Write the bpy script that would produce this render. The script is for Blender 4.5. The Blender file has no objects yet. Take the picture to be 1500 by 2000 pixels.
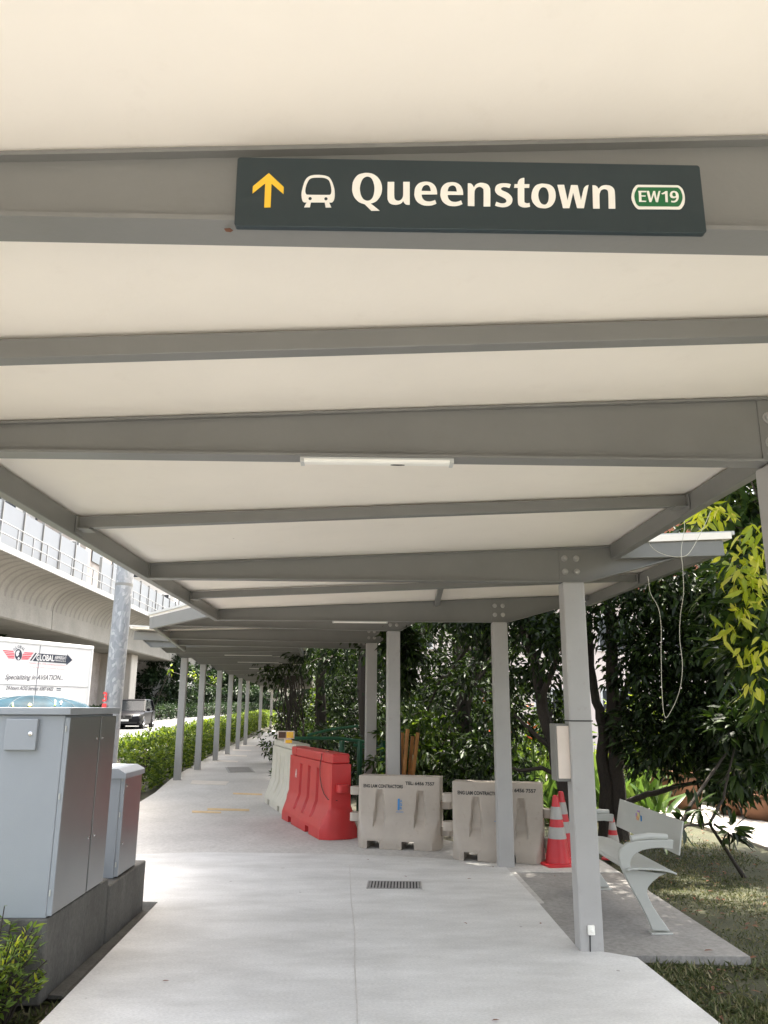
import bpy, math, random
import numpy as np
from mathutils import Vector, Matrix
R_ = math.radians
rng = np.random.default_rng(7)
random.seed(7)
SC = bpy.context.scene
COL = SC.collection

# ------------------------------------------------------------------ camera maths
F = 1550.0; EYE = 1.6
_d = np.array([711-750, -(1381-1000), -F]); _u = np.array([790-750., 6305., -F])
_Y = _d/np.linalg.norm(_d); _Z = _u-_Y*(_u@_Y); _Z /= np.linalg.norm(_Z); _X = np.cross(_Y, _Z)
RM = np.array([_X, _Y, _Z])
def _ray(px, py): return RM@np.array([px-750., -(py-1000.), -F])
def gnd(px, py, z=0.):
    r = _ray(px, py); p = np.array([0, 0, EYE])+r*(z-EYE)/r[2]; return Vector(p)
def at(px, py, Y):
    r = _ray(px, py); p = np.array([0, 0, EYE])+r*Y/r[1]; return Vector(p)

# ------------------------------------------------------------------ materials
def _nt(name):
    m = bpy.data.materials.new(name); m.use_nodes = True
    nt = m.node_tree; b = nt.nodes['Principled BSDF']; return m, nt, b
def _n(nt, t, **k):
    n = nt.nodes.new(t)
    for a, v in k.items():
        if a.startswith('i_'): n.inputs[int(a[2:]) if a[2:].isdigit() else a[2:].replace('_', ' ')].default_value = v
        else: setattr(n, a, v)
    return n
def _ramp(nt, stops):
    r = nt.nodes.new('ShaderNodeValToRGB'); e = r.color_ramp.elements
    e[0].position, e[0].color = stops[0][0], (*stops[0][1], 1)
    e[1].position, e[1].color = stops[-1][0], (*stops[-1][1], 1)
    for p, c in stops[1:-1]:
        x = e.new(p); x.color = (*c, 1)
    return r
def _mul(c, f): return tuple(max(0, min(1, x*f)) for x in c)
def specks(nt, vec, col, scale, size, c, amount=.85, cut=.75):
    """scattered small marks: some voronoi cells get a little spot"""
    L = nt.links; dn = _n(nt, 'ShaderNodeTexNoise', i_Scale=scale*9); L.new(vec, dn.inputs['Vector'])
    mv = _n(nt, 'ShaderNodeMix', data_type='RGBA', blend_type='ADD'); mv.inputs[0].default_value = .02; L.new(vec, mv.inputs[6]); L.new(dn.outputs['Color'], mv.inputs[7])
    vo = _n(nt, 'ShaderNodeTexVoronoi', i_Scale=scale); L.new(mv.outputs[2], vo.inputs['Vector'])
    lt = _n(nt, 'ShaderNodeMath', operation='LESS_THAN'); lt.inputs[1].default_value = size*scale; L.new(vo.outputs['Distance'], lt.inputs[0])
    sp = _n(nt, 'ShaderNodeSeparateColor'); L.new(vo.outputs['Color'], sp.inputs[0])
    gt = _n(nt, 'ShaderNodeMath', operation='GREATER_THAN'); gt.inputs[1].default_value = cut; L.new(sp.outputs[0], gt.inputs[0])
    m = _n(nt, 'ShaderNodeMath', operation='MULTIPLY'); L.new(lt.outputs[0], m.inputs[0]); L.new(gt.outputs[0], m.inputs[1])
    m2 = _n(nt, 'ShaderNodeMath', operation='MULTIPLY'); m2.inputs[1].default_value = amount; L.new(m.outputs[0], m2.inputs[0])
    mx = _n(nt, 'ShaderNodeMix', data_type='RGBA'); L.new(m2.outputs[0], mx.inputs[0]); L.new(col, mx.inputs[6]); mx.inputs[7].default_value = (*c, 1)
    return mx.outputs[2]
def paint(name, col, rough=.5, var=.08, scale=3., bump=.02, bscale=60., metal=0., dirt=0., dirtcol=(.12, .10, .08), coat=0., speck=False):
    m, nt, b = _nt(name); L = nt.links
    tc = _n(nt, 'ShaderNodeTexCoord')
    no = _n(nt, 'ShaderNodeTexNoise', i_Scale=scale, i_Detail=6., i_Roughness=.6); L.new(tc.outputs['Object'], no.inputs['Vector'])
    rp = _ramp(nt, [(.3, _mul(col, 1-var)), (.7, _mul(col, 1+var))]); L.new(no.outputs['Fac'], rp.inputs['Fac'])
    out = rp.outputs['Color']
    if dirt > 0:
        n2 = _n(nt, 'ShaderNodeTexNoise', i_Scale=scale*5, i_Detail=8., i_Roughness=.7); L.new(tc.outputs['Object'], n2.inputs['Vector'])
        r2 = _ramp(nt, [(.58, (0, 0, 0)), (.78, (1, 1, 1))]); L.new(n2.outputs['Fac'], r2.inputs['Fac'])
        mu = _n(nt, 'ShaderNodeMath', operation='MULTIPLY'); mu.inputs[1].default_value = dirt; L.new(r2.outputs['Color'], mu.inputs[0])
        mx = _n(nt, 'ShaderNodeMix', data_type='RGBA'); L.new(mu.outputs[0], mx.inputs[0]); L.new(out, mx.inputs[6]); mx.inputs[7].default_value = (*dirtcol, 1)
        out = mx.outputs[2]
    if speck:
        out = specks(nt, tc.outputs['Object'], out, 2.3, .014, (.30, .24, .18))
    L.new(out, b.inputs['Base Color'])
    b.inputs['Roughness'].default_value = rough; b.inputs['Metallic'].default_value = metal
    if coat: b.inputs['Coat Weight'].default_value = coat
    if bump:
        n3 = _n(nt, 'ShaderNodeTexNoise', i_Scale=bscale, i_Detail=4.); L.new(tc.outputs['Object'], n3.inputs['Vector'])
        bp = _n(nt, 'ShaderNodeBump', i_Strength=bump*10 if bump < .1 else 1., i_Distance=.002); L.new(n3.outputs['Fac'], bp.inputs['Height']); L.new(bp.outputs[0], b.inputs['Normal'])
    return m
def concrete(name, c0, c1, scale=1.2, speck=.25, stretch=(1, 1, 1), stain=0., staincol=(.08, .07, .06), bump=.35, rough=.85, marks=0, ribs=0.):
    m, nt, b = _nt(name); L = nt.links
    tc = _n(nt, 'ShaderNodeTexCoord')
    mp = _n(nt, 'ShaderNodeMapping'); mp.inputs['Scale'].default_value = stretch; L.new(tc.outputs['Object'], mp.inputs[0])
    n1 = _n(nt, 'ShaderNodeTexNoise', i_Scale=scale, i_Detail=9., i_Roughness=.65); L.new(mp.outputs[0], n1.inputs['Vector'])
    r1 = _ramp(nt, [(.3, c0), (.68, c1)]); L.new(n1.outputs['Fac'], r1.inputs['Fac'])
    n2 = _n(nt, 'ShaderNodeTexNoise', i_Scale=scale*38, i_Detail=5., i_Roughness=.75); L.new(mp.outputs[0], n2.inputs['Vector'])
    r2 = _ramp(nt, [(.35, (1-speck,)*3), (.6, (1, 1, 1))]); L.new(n2.outputs['Fac'], r2.inputs['Fac'])
    mx = _n(nt, 'ShaderNodeMix', data_type='RGBA', blend_type='MULTIPLY'); mx.inputs[0].default_value = 1
    L.new(r1.outputs[0], mx.inputs[6]); L.new(r2.outputs[0], mx.inputs[7]); out = mx.outputs[2]
    if stain:
        n4 = _n(nt, 'ShaderNodeTexNoise', i_Scale=scale*2.3, i_Detail=10., i_Roughness=.7, i_Distortion=.8); L.new(mp.outputs[0], n4.inputs['Vector'])
        r4 = _ramp(nt, [(.5, (0, 0, 0)), (.72, (stain,)*3)]); L.new(n4.outputs['Fac'], r4.inputs['Fac'])
        m2 = _n(nt, 'ShaderNodeMix', data_type='RGBA'); L.new(r4.outputs[0], m2.inputs[0]); L.new(out, m2.inputs[6]); m2.inputs[7].default_value = (*staincol, 1); out = m2.outputs[2]
    if marks: out = specks(nt, tc.outputs['Object'], specks(nt, tc.outputs['Object'], out, 4.1, .012, (.12, .10, .085), .6, .6), 1.7, .022, (.30, .28, .26), .5, .55)
    if ribs:
        wv = _n(nt, 'ShaderNodeTexWave', i_Scale=.42, i_Distortion=1.4); wv.bands_direction = 'Y'; wv.inputs['Detail'].default_value = 3; L.new(tc.outputs['Object'], wv.inputs['Vector'])
        rw = _ramp(nt, [(.0, (1-ribs,)*3), (.35, (1, 1, 1))]); L.new(wv.outputs['Fac'], rw.inputs['Fac'])
        sz = _n(nt, 'ShaderNodeSeparateXYZ'); L.new(tc.outputs['Object'], sz.inputs[0]); gz_ = _n(nt, 'ShaderNodeMath', operation='GREATER_THAN'); gz_.inputs[1].default_value = 6.58; L.new(sz.outputs[2], gz_.inputs[0])
        mw = _n(nt, 'ShaderNodeMix', data_type='RGBA', blend_type='MULTIPLY'); L.new(gz_.outputs[0], mw.inputs[0]); L.new(out, mw.inputs[6]); L.new(rw.outputs[0], mw.inputs[7]); out = mw.outputs[2]
    L.new(out, b.inputs['Base Color']); b.inputs['Roughness'].default_value = rough
    bp = _n(nt, 'ShaderNodeBump', i_Strength=bump, i_Distance=.004); L.new(n2.outputs['Fac'], bp.inputs['Height']); L.new(bp.outputs[0], b.inputs['Normal'])
    return m
def leafmat(name, c_dark, c_mid, c_light, trans=.3, rough=.45):
    m, nt, b = _nt(name); L = nt.links
    g = _n(nt, 'ShaderNodeNewGeometry')
    rp = _ramp(nt, [(0., c_dark), (.6, c_mid), (1., c_light)]); L.new(g.outputs['Random Per Island'], rp.inputs['Fac'])
    L.new(rp.outputs[0], b.inputs['Base Color']); b.inputs['Roughness'].default_value = rough; b.inputs['Specular IOR Level'].default_value = .28
    tr = _n(nt, 'ShaderNodeBsdfTranslucent')
    hs = _n(nt, 'ShaderNodeHueSaturation', i_Hue=.485, i_Saturation=1.15, i_Value=1.7); L.new(rp.outputs[0], hs.inputs['Color']); L.new(hs.outputs[0], tr.inputs[0])
    ms = _n(nt, 'ShaderNodeMixShader'); ms.inputs[0].default_value = trans
    L.new(b.outputs[0], ms.inputs[1]); L.new(tr.outputs[0], ms.inputs[2]); L.new(ms.outputs[0], nt.nodes['Material Output'].inputs[0])
    return m
def glass_dark(name, col=(.01, .015, .02), rough=.06):
    m, nt, b = _nt(name); b.inputs['Base Color'].default_value = (*col, 1); b.inputs['Roughness'].default_value = rough; b.inputs['Specular IOR Level'].default_value = .8
    tc = _n(nt, 'ShaderNodeTexCoord'); no = _n(nt, 'ShaderNodeTexNoise', i_Scale=1.5); nt.links.new(tc.outputs['Object'], no.inputs['Vector'])
    bp = _n(nt, 'ShaderNodeBump', i_Strength=.05); nt.links.new(no.outputs['Fac'], bp.inputs['Height']); nt.links.new(bp.outputs[0], b.inputs['Normal'])
    return m

M = {}
M['ceiling'] = paint('roof_underside', (.86, .80, .722), .55, .035, 1.1, .03, 35, dirt=.16, dirtcol=(.58, .50, .41), speck=True)
M['roof_edge'] = paint('roof_sheet_edge', (.55, .55, .53), .4, .05, dirt=.3)
M['steel'] = paint('grey_painted_steel', (.182, .180, .170), .42, .07, 2.5, .02, 70, dirt=.22, dirtcol=(.15, .13, .105), speck=True)
M['steel_post'] = paint('pale_grey_post_paint', (.37, .36, .352), .42, .06, 2.2, .02, 70, dirt=.45, dirtcol=(.26, .22, .19), speck=True)
M['bolt'] = paint('bolt_steel', (.34, .33, .31), .35, .1)
M['sign_dark'] = paint('sign_dark_green', (.012, .024, .028), .38, .05, 4, .01)
M['sign_white'] = paint('sign_white', (.80, .77, .71), .45, .02, bump=0)
M['sign_yellow'] = paint('sign_yellow', (.85, .50, .03), .45, .03, bump=0)
M['sign_green'] = paint('badge_green', (.006, .12, .035), .45, .03, bump=0)
M['tube'] = paint('lamp_diffuser', (.88, .86, .80), .35, .02, bump=0)
M['slab'] = concrete('new_concrete', (.50, .49, .47), (.68, .67, .65), 1.3, .22, (1, 2.2, 1), stain=.22, staincol=(.44, .42, .395), bump=.3, marks=1)
M['path'] = concrete('old_concrete', (.42, .40, .375), (.58, .56, .53), .55, .20, (1, .7, 1), stain=.3, staincol=(.29, .265, .24), marks=1)
M['pad'] = concrete('pad_concrete', (.23, .215, .20), (.33, .315, .295), .7, .3, stain=.4, staincol=(.13, .115, .10))
M['line'] = paint('worn_yellow_line', (.55, .40, .22), .8, .15, 9, dirt=.8, dirtcol=(.42, .39, .35))
M['pale_line'] = paint('pale_band', (.58, .53, .47), .8, .1, 5, dirt=.6, dirtcol=(.44, .42, .38))
M['plinth'] = concrete('plinth_concrete', (.055, .053, .048), (.15, .143, .132), 1.6, .35, (1, 1, .5), stain=.6, staincol=(.05, .045, .04), bump=.6)
M['asphalt'] = concrete('road_asphalt', (.10, .10, .10), (.15, .15, .148), .3, .25)
M['road_white'] = paint('road_marking', (.7, .7, .68), .7, .1, dirt=.5, dirtcol=(.35, .35, .35))
M['kerb'] = concrete('kerb_stone', (.42, .41, .39), (.55, .54, .52), 1.5, .3, stain=.3)
M['kerb_dark'] = concrete('kerb_black', (.05, .05, .05), (.09, .09, .09), 1.5, .3)
M['soil'] = concrete('soil_ground', (.03, .025, .017), (.07, .06, .035), 1.2, .6, stain=.6, staincol=(.06, .075, .025), bump=1.)
M['lawn'] = concrete('lawn_ground', (.034, .038, .013), (.07, .072, .03), 2.2, .6, stain=.5, staincol=(.055, .042, .027), bump=1.)
M['garden_path'] = concrete('garden_path_concrete', (.42, .38, .34), (.56, .52, .47), 1.1, .2, stain=.25, staincol=(.25, .2, .16))
M['viaduct'] = concrete('viaduct_concrete', (.20, .19, .165), (.29, .275, .24), .35, .2, (1, 1, 1), stain=.25, staincol=(.14, .125, .105), bump=.1, ribs=.26)
M['viaduct_ledge'] = concrete('viaduct_ledge', (.32, .32, .31), (.40, .40, .39), .5, .15, bump=.1)
M['pier'] = concrete('pier_concrete', (.36, .33, .29), (.47, .44, .39), .3, .15, (3, 3, .3), stain=.3, staincol=(.26, .23, .19), bump=.1)
M['noise'] = paint('noise_panel_grey', (.145, .155, .17), .4, .05, .8, .0)
M['railing'] = paint('galvanised_rail', (.24, .245, .25), .45, .06)
M['pole'] = None
M['cab'] = paint('cabinet_grey', (.275, .297, .325), .42, .03, 3, .03, 120)
M['cab_metal'] = paint('cabinet_side_sheet', (.23, .235, .235), .30, .05, 2, .015, 150, metal=.55)
M['lock'] = paint('chrome_lock', (.7, .7, .7), .25, .05, metal=.9)
M['rubber'] = paint('rubber_black', (.015, .015, .015), .7, .2)
M['red'] = paint('red_plastic', (.46, .028, .028), .42, .08, 4, .03, 50, dirt=.22, dirtcol=(.36, .10, .08))
M['beige'] = paint('beige_plastic', (.385, .335, .285), .5, .08, 3, .03, 50, dirt=.55, dirtcol=(.23, .19, .155), speck=True)
M['white_plastic'] = paint('offwhite_plastic', (.52, .485, .41), .5, .05, 4, .03, 50, dirt=.25, dirtcol=(.4, .36, .3))
M['stencil'] = paint('black_stencil', (.03, .03, .03), .7, .2, 20, bump=0, dirt=.5, dirtcol=(.25, .22, .19))
M['blue_mark'] = paint('blue_marker', (.05, .22, .50), .6, .2, bump=0)
M['white_mark'] = paint('white_chalk', (.75, .7, .68), .7, .1, bump=0)
M['cone_red'] = paint('cone_red', (.50, .016, .024), .38, .07, 6, .02, 40, dirt=.2, dirtcol=(.25, .06, .05))
M['cone_white'] = paint('cone_reflective', (.36, .35, .33), .4, .08, 8, .02, dirt=.5, dirtcol=(.3, .27, .24))
M['bench'] = paint('bench_grey', (.42, .425, .40), .42, .04, 3, .03, 90, dirt=.12, dirtcol=(.3, .28, .25))
M['bark'] = concrete('bark', (.020, .015, .011), (.055, .042, .032), 3, .5, (1, 1, .3), bump=1.)
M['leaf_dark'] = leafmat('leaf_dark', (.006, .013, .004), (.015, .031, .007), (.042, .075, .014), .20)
M['leaf_mid'] = leafmat('leaf_mid', (.013, .027, .007), (.032, .062, .013), (.085, .13, .025), .30)
M['leaf_mango'] = leafmat('leaf_mango', (.014, .030, .010), (.036, .07, .018), (.10, .15, .03), .28, .28)
M['leaf_young'] = leafmat('leaf_young', (.22, .30, .04), (.42, .46, .06), (.62, .60, .14), .45, .3)
M['leaf_hedge'] = leafmat('leaf_hedge', (.03, .055, .012), (.08, .13, .022), (.22, .28, .05), .34)
M['leaf_bush'] = leafmat('leaf_bush', (.06, .10, .02), (.12, .19, .035), (.26, .32, .06), .35)
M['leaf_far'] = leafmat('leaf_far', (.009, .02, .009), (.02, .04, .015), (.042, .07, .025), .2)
M['leaf_strap'] = leafmat('leaf_strap', (.03, .06, .015), (.06, .11, .026), (.12, .18, .05), .3, .35)
M['grass'] = leafmat('grass_blade', (.045, .06, .02), (.11, .13, .05), (.26, .23, .13), .25, .6)
M['leaf_dry'] = leafmat('dry_leaf', (.10, .045, .025), (.16, .07, .04), (.22, .10, .05), .15, .6)
M['flower_orange'] = paint('flower_orange', (.75, .14, .03), .5, .2, bump=0)
M['flower_pink'] = paint('flower_pink', (.75, .08, .25), .5, .2, bump=0)
M['terracotta'] = paint('terracotta', (.20, .095, .05), .75, .15, 5, .04, 40, dirt=.4, dirtcol=(.2, .11, .07))
M['house_wall'] = paint('pale_pink_wall', (.80, .69, .64), .8, .04, 1, .02)
M['house_trim'] = paint('white_trim', (.78, .77, .75), .7, .04, bump=0)
M['roof_tile'] = paint('clay_tile', (.32, .12, .07), .8, .2, 8, .05)
M['tower_a'] = paint('tower_grey', (.42, .42, .42), .7, .05, .2, bump=0)
M['tower_b'] = paint('tower_pale', (.62, .60, .57), .7, .05, .2, bump=0)
M['tower_stone'] = concrete('tower_stone', (.32, .28, .25), (.55, .50, .46), .9, .5)
M['glass'] = glass_dark('dark_glass', (.03, .035, .045), .08)
M['car_glass'] = glass_dark('car_glass', (.008, .010, .012), .12); M['car_glass'].node_tree.nodes['Principled BSDF'].inputs['Specular IOR Level'].default_value = .25
M['car_black'] = paint('car_black', (.010, .010, .012), .3, .05, bump=0)
M['car_black'].node_tree.nodes['Principled BSDF'].inputs['Specular IOR Level'].default_value = .12
M['car_navy'] = paint('car_navy', (.010, .02, .036), .3, .05, bump=0)
M['dome_blue'] = paint('blue_dome_tint', (.012, .038, .055), .55, .55, 1.6, bump=0)  # mottled blue stands in for reflections in the dome's windscreen glass
M['dome_blue'].node_tree.nodes['Principled BSDF'].inputs['Specular IOR Level'].default_value = .08
M['dome_lime'] = paint('lime_mark', (.40, .60, .12), .5, .05, bump=0)
M['dome_yellow'] = paint('yellow_mark', (.70, .65, .05), .5, .05, bump=0)
M['chrome'] = paint('chrome', (.28, .28, .29), .15, .03, bump=0, metal=1.)
M['headlamp'] = glass_dark('headlamp', (.45, .47, .5), .1)
M['plate'] = paint('number_plate', (.75, .75, .72), .5, .03, bump=0)
M['truck_white'] = paint('truck_white', (.62, .62, .615), .45, .03, 1, .0, dirt=.06, dirtcol=(.5, .48, .45))
M['truck_red'] = paint('truck_red', (.62, .03, .06), .5, .05, bump=0)
M['truck_pink'] = paint('truck_pink_text', (.72, .30, .32), .5, .05, bump=0)
M['truck_navy'] = paint('truck_navy', (.02, .03, .05), .5, .05, bump=0)
M['truck_greytext'] = paint('truck_grey_text', (.10, .10, .115), .5, .05, bump=0)
M['red_text'] = paint('red_paint', (.75, .05, .05), .6, .1, bump=0)
M['green_rail'] = paint('green_rail_paint', (.012, .085, .042), .4, .12, 5, dirt=.15)
M['bamboo'] = paint('orange_pole', (.30, .13, .025), .55, .25, 9, dirt=.4, dirtcol=(.2, .1, .04))
M['amber'] = paint('amber_lens', (.9, .50, .02), .25, .1, 12, bump=0, coat=.5)
M['brown_lens'] = paint('brown_lens', (.07, .025, .012), .3, .1, bump=0)
M['peach'] = paint('box_cover_peach', (.66, .57, .50), .5, .06, 4, dirt=.3, dirtcol=(.4, .33, .28))
M['grate'] = paint('grate_steel', (.28, .27, .26), .6, .15, 12, dirt=.3)
M['black'] = paint('drain_dark', (.012, .012, .012), .9, .1, bump=0)
M['wire'] = paint('wire_pale', (.50, .47, .38), .5, .1, bump=0)
M['sticker_purple'] = paint('sticker_purple', (.35, .22, .5), .6, .1, bump=0)
M['sticker_yellow'] = paint('sticker_yellow', (.6, .52, .25), .6, .1, bump=0)
M['hi_orange'] = paint('sticker_orange', (.6, .3, .15), .6, .1, bump=0)
def galv():
    m, nt, b = _nt('galvanised_spangle'); L = nt.links
    tc = _n(nt, 'ShaderNodeTexCoord'); mp = _n(nt, 'ShaderNodeMapping'); mp.inputs['Scale'].default_value = (1, 1, .55); L.new(tc.outputs['Object'], mp.inputs[0])
    no = _n(nt, 'ShaderNodeTexNoise', i_Scale=6., i_Detail=2.); L.new(mp.outputs[0], no.inputs['Vector'])
    vo = _n(nt, 'ShaderNodeTexVoronoi', i_Scale=34.); 
    ad = _n(nt, 'ShaderNodeMix', data_type='RGBA', blend_type='ADD'); ad.inputs[0].default_value = .25; L.new(mp.outputs[0], ad.inputs[6]); L.new(no.outputs['Color'], ad.inputs[7])
    L.new(ad.outputs[2], vo.inputs['Vector'])
    sp = _n(nt, 'ShaderNodeSeparateColor'); L.new(vo.outputs['Color'], sp.inputs[0])
    rp = _ramp(nt, [(0, (.22, .235, .25)), (.75, (.29, .30, .315)), (1, (.40, .41, .42))]); L.new(sp.outputs[0], rp.inputs[0])
    L.new(rp.outputs[0], b.inputs['Base Color']); b.inputs['Metallic'].default_value = .35; b.inputs['Roughness'].default_value = .5
    return m
M['pole'] = galv()

# ------------------------------------------------------------------ mesh helper
class MB:
    def __init__(s): s.v = []; s.f = []; s.T = None
    def add(s, vs, fs):
        o = len(s.v)
        for p in vs:
            p = Vector(p); s.v.append(tuple(s.T@p if s.T else p))
        s.f += [tuple(i+o for i in f) for f in fs]; return s
    def box(s, x0, x1, y0, y1, z0, z1):
        return s.add([(x0, y0, z0), (x1, y0, z0), (x1, y1, z0), (x0, y1, z0), (x0, y0, z1), (x1, y0, z1), (x1, y1, z1), (x0, y1, z1)],
                     [(0, 3, 2, 1), (4, 5, 6, 7), (0, 1, 5, 4), (1, 2, 6, 5), (2, 3, 7, 6), (3, 0, 4, 7)])
    def bar(s, a, b, w, h, up=(0, 0, 1)):
        a = Vector(a); b = Vector(b); d = (b-a).normalized(); r = d.cross(Vector(up))
        if r.length < 1e-4: r = d.cross(Vector((1, 0, 0)))
        r.normalize(); u = r.cross(d)
        vs = [p+r*(sx*w/2)+u*(sz*h/2) for p in (a, b) for sx, sz in ((-1, -1), (1, -1), (1, 1), (-1, 1))]
        return s.add(vs, [(0, 1, 2, 3), (7, 6, 5, 4), (0, 4, 5, 1), (1, 5, 6, 2), (2, 6, 7, 3), (3, 7, 4, 0)])
    def prism(s, poly, a0, a1, axis='y'):
        n = len(poly)
        def P(p, a): return {'y': (p[0], a, p[1]), 'x': (a, p[0], p[1]), 'z': (p[0], p[1], a)}[axis]
        vs = [P(p, a0) for p in poly]+[P(p, a1) for p in poly]
        fs = [tuple(range(n)), tuple(range(2*n-1, n-1, -1))]+[(i, i+n, (i+1) % n+n, (i+1) % n) for i in range(n)]
        return s.add(vs, fs)
    def tube(s, pts, rad, seg=8, cap=True):
        pts = [Vector(p) for p in pts]; n = len(pts); rad = rad if isinstance(rad, (list, tuple)) else [rad]*n
        rings = []; prev = None
        for i, p in enumerate(pts):
            d = (pts[min(i+1, n-1)]-pts[max(i-1, 0)]).normalized()
            if prev is None:
                r = d.cross(Vector((0, 0, 1)));  r = d.cross(Vector((1, 0, 0))) if r.length < .1 else r
            else: r = prev-d*prev.dot(d)
            r.normalize(); prev = r; u = d.cross(r)
            rings.append([p+(r*math.cos(2*math.pi*k/seg)+u*math.sin(2*math.pi*k/seg))*rad[i] for k in range(seg)])
        vs = [q for ri in rings for q in ri]; fs = []
        for i in range(n-1):
            for k in range(seg): fs.append((i*seg+k, i*seg+(k+1) % seg, (i+1)*seg+(k+1) % seg, (i+1)*seg+k))
        if cap: fs += [tuple(range(seg-1, -1, -1)), tuple(range((n-1)*seg, n*seg))]
        return s.add(vs, fs)
    def lathe(s, prof, c=(0, 0, 0), seg=20, axis='z'):
        vs = []; fs = []
        for r, z in prof:
            for k in range(seg):
                a = 2*math.pi*k/seg; x, y = r*math.cos(a), r*math.sin(a)
                q = (x, y, z) if axis == 'z' else ((z, x, y) if axis == 'x' else (x, z, y))
                vs.append((q[0]+c[0], q[1]+c[1], q[2]+c[2]))
        n = len(prof)
        for i in range(n-1):
            for k in range(seg): fs.append((i*seg+k, i*seg+(k+1) % seg, (i+1)*seg+(k+1) % seg, (i+1)*seg+k))
        fs += [tuple(range(seg-1, -1, -1)), tuple(range((n-1)*seg, n*seg))]
        return s.add(vs, fs)
    def build(s, name, mat, parent=None, smooth=False, bevel=0., loc=None, fix=True):
        me = bpy.data.meshes.new(name); me.from_pydata(s.v, [], s.f); me.update()
        if fix:
            import bmesh
            bm = bmesh.new(); bm.from_mesh(me); bmesh.ops.recalc_face_normals(bm, faces=bm.faces); bm.to_mesh(me); bm.free()
        me.materials.append(mat)
        if smooth:
            me.polygons.foreach_set('use_smooth', [True]*len(me.polygons)); me.set_sharp_from_angle(angle=R_(38))
        return link(name, me, parent, bevel, loc)
def link(name, me, parent=None, bevel=0., loc=None):
    o = bpy.data.objects.new(name, me); COL.objects.link(o)
    if parent: o.parent = parent
    if loc: o.location = loc
    if bevel:
        b = o.modifiers.new('bevel', 'BEVEL'); b.width = bevel; b.segments = 2; b.limit_method = 'ANGLE'; b.angle_limit = R_(40)
    return o
def tag(o, label, cat, group=None):
    o['label'] = label; o['category'] = cat
    if group: o['group'] = group
    return o
def thing(name, label, cat, loc=(0, 0, 0), rz=0., group=None):
    o = bpy.data.objects.new(name, None); COL.objects.link(o); o.location = loc; o.rotation_euler = (0, 0, rz); o.empty_display_size = .2
    return tag(o, label, cat, group)
def struct(o, kind='structure'): o['kind'] = kind; return o
def copy_tree(o, parent=None):
    c = o.copy(); COL.objects.link(c)
    if parent: c.parent = parent
    for ch in [x for x in o.children]: copy_tree(ch, c)
    return c
def ngrid(name, mat, xs, ys, hf, parent=None, skip=None):
    vs = [(x, y, hf(x, y)) for y in ys for x in xs]; n = len(xs); fs = []
    for j in range(len(ys)-1):
        for i in range(n-1): fs.append((j*n+i, j*n+i+1, (j+1)*n+i+1, (j+1)*n+i))
    b = MB(); b.add(vs, fs); return b.build(name, mat, parent, smooth=True, fix=False)
def text_mesh(s, bold=0., shear=0., space=1., res=4, depth=0.):
    c = bpy.data.curves.new('txt', 'FONT'); c.body = s; c.offset = bold; c.shear = shear; c.space_character = space; c.resolution_u = res; c.extrude = depth
    o = bpy.data.objects.new('txt', c); COL.objects.link(o)
    dg = bpy.context.evaluated_depsgraph_get(); me = bpy.data.meshes.new_from_object(o.evaluated_get(dg))
    bpy.data.objects.remove(o); bpy.data.curves.remove(c); return me
def text_fit(name, s, rect, Mx, mat, parent, bold=0., shear=0., depth=.001, space=1., keep=False):
    """fit text s into rect (x0,x1,y0,y1) of a plane given by the 4x4 matrix Mx (its z is the outward normal)"""
    me = text_mesh(s, bold, shear, space); n = len(me.vertices); a = np.zeros(n*3); me.vertices.foreach_get('co', a); a = a.reshape(-1, 3)
    lo, hi = a.min(0), a.max(0); x0, x1, y0, y1 = rect
    sx = (x1-x0)/(hi[0]-lo[0]); sy = (y1-y0)/(hi[1]-lo[1])
    a[:, 0] = x0+(a[:, 0]-lo[0])*sx; a[:, 1] = y0+(a[:, 1]-lo[1])*sy; a[:, 2] = depth
    A = np.array(Mx); a = a@A[:3, :3].T+A[:3, 3]
    me.vertices.foreach_set('co', a.ravel().astype(np.float32)); me.update(); me.name = name; me.materials.clear(); me.materials.append(mat)
    return link(name, me, parent)
def poly_plane(polys, Mx, depth, th=.0012):
    b = MB(); b.T = Matrix(Mx)
    for p in polys: b.prism(p, depth-th, depth, 'z')
    return b
def rrect(x0, x1, y0, y1, r, n=6):
    out = []
    for cx, cy, a0 in ((x1-r, y1-r, 0), (x0+r, y1-r, 90), (x0+r, y0+r, 180), (x1-r, y0+r, 270)):
        for k in range(n+1):
            a = R_(a0+90*k/n); out.append((cx+r*math.cos(a), cy+r*math.sin(a)))
    return out
def ell(cx, cy, rx, ry, n=20, a0=0, a1=360):
    return [(cx+rx*math.cos(R_(a0+(a1-a0)*k/n)), cy+ry*math.sin(R_(a0+(a1-a0)*k/n))) for k in range(n if a1-a0 == 360 else n+1)]

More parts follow.
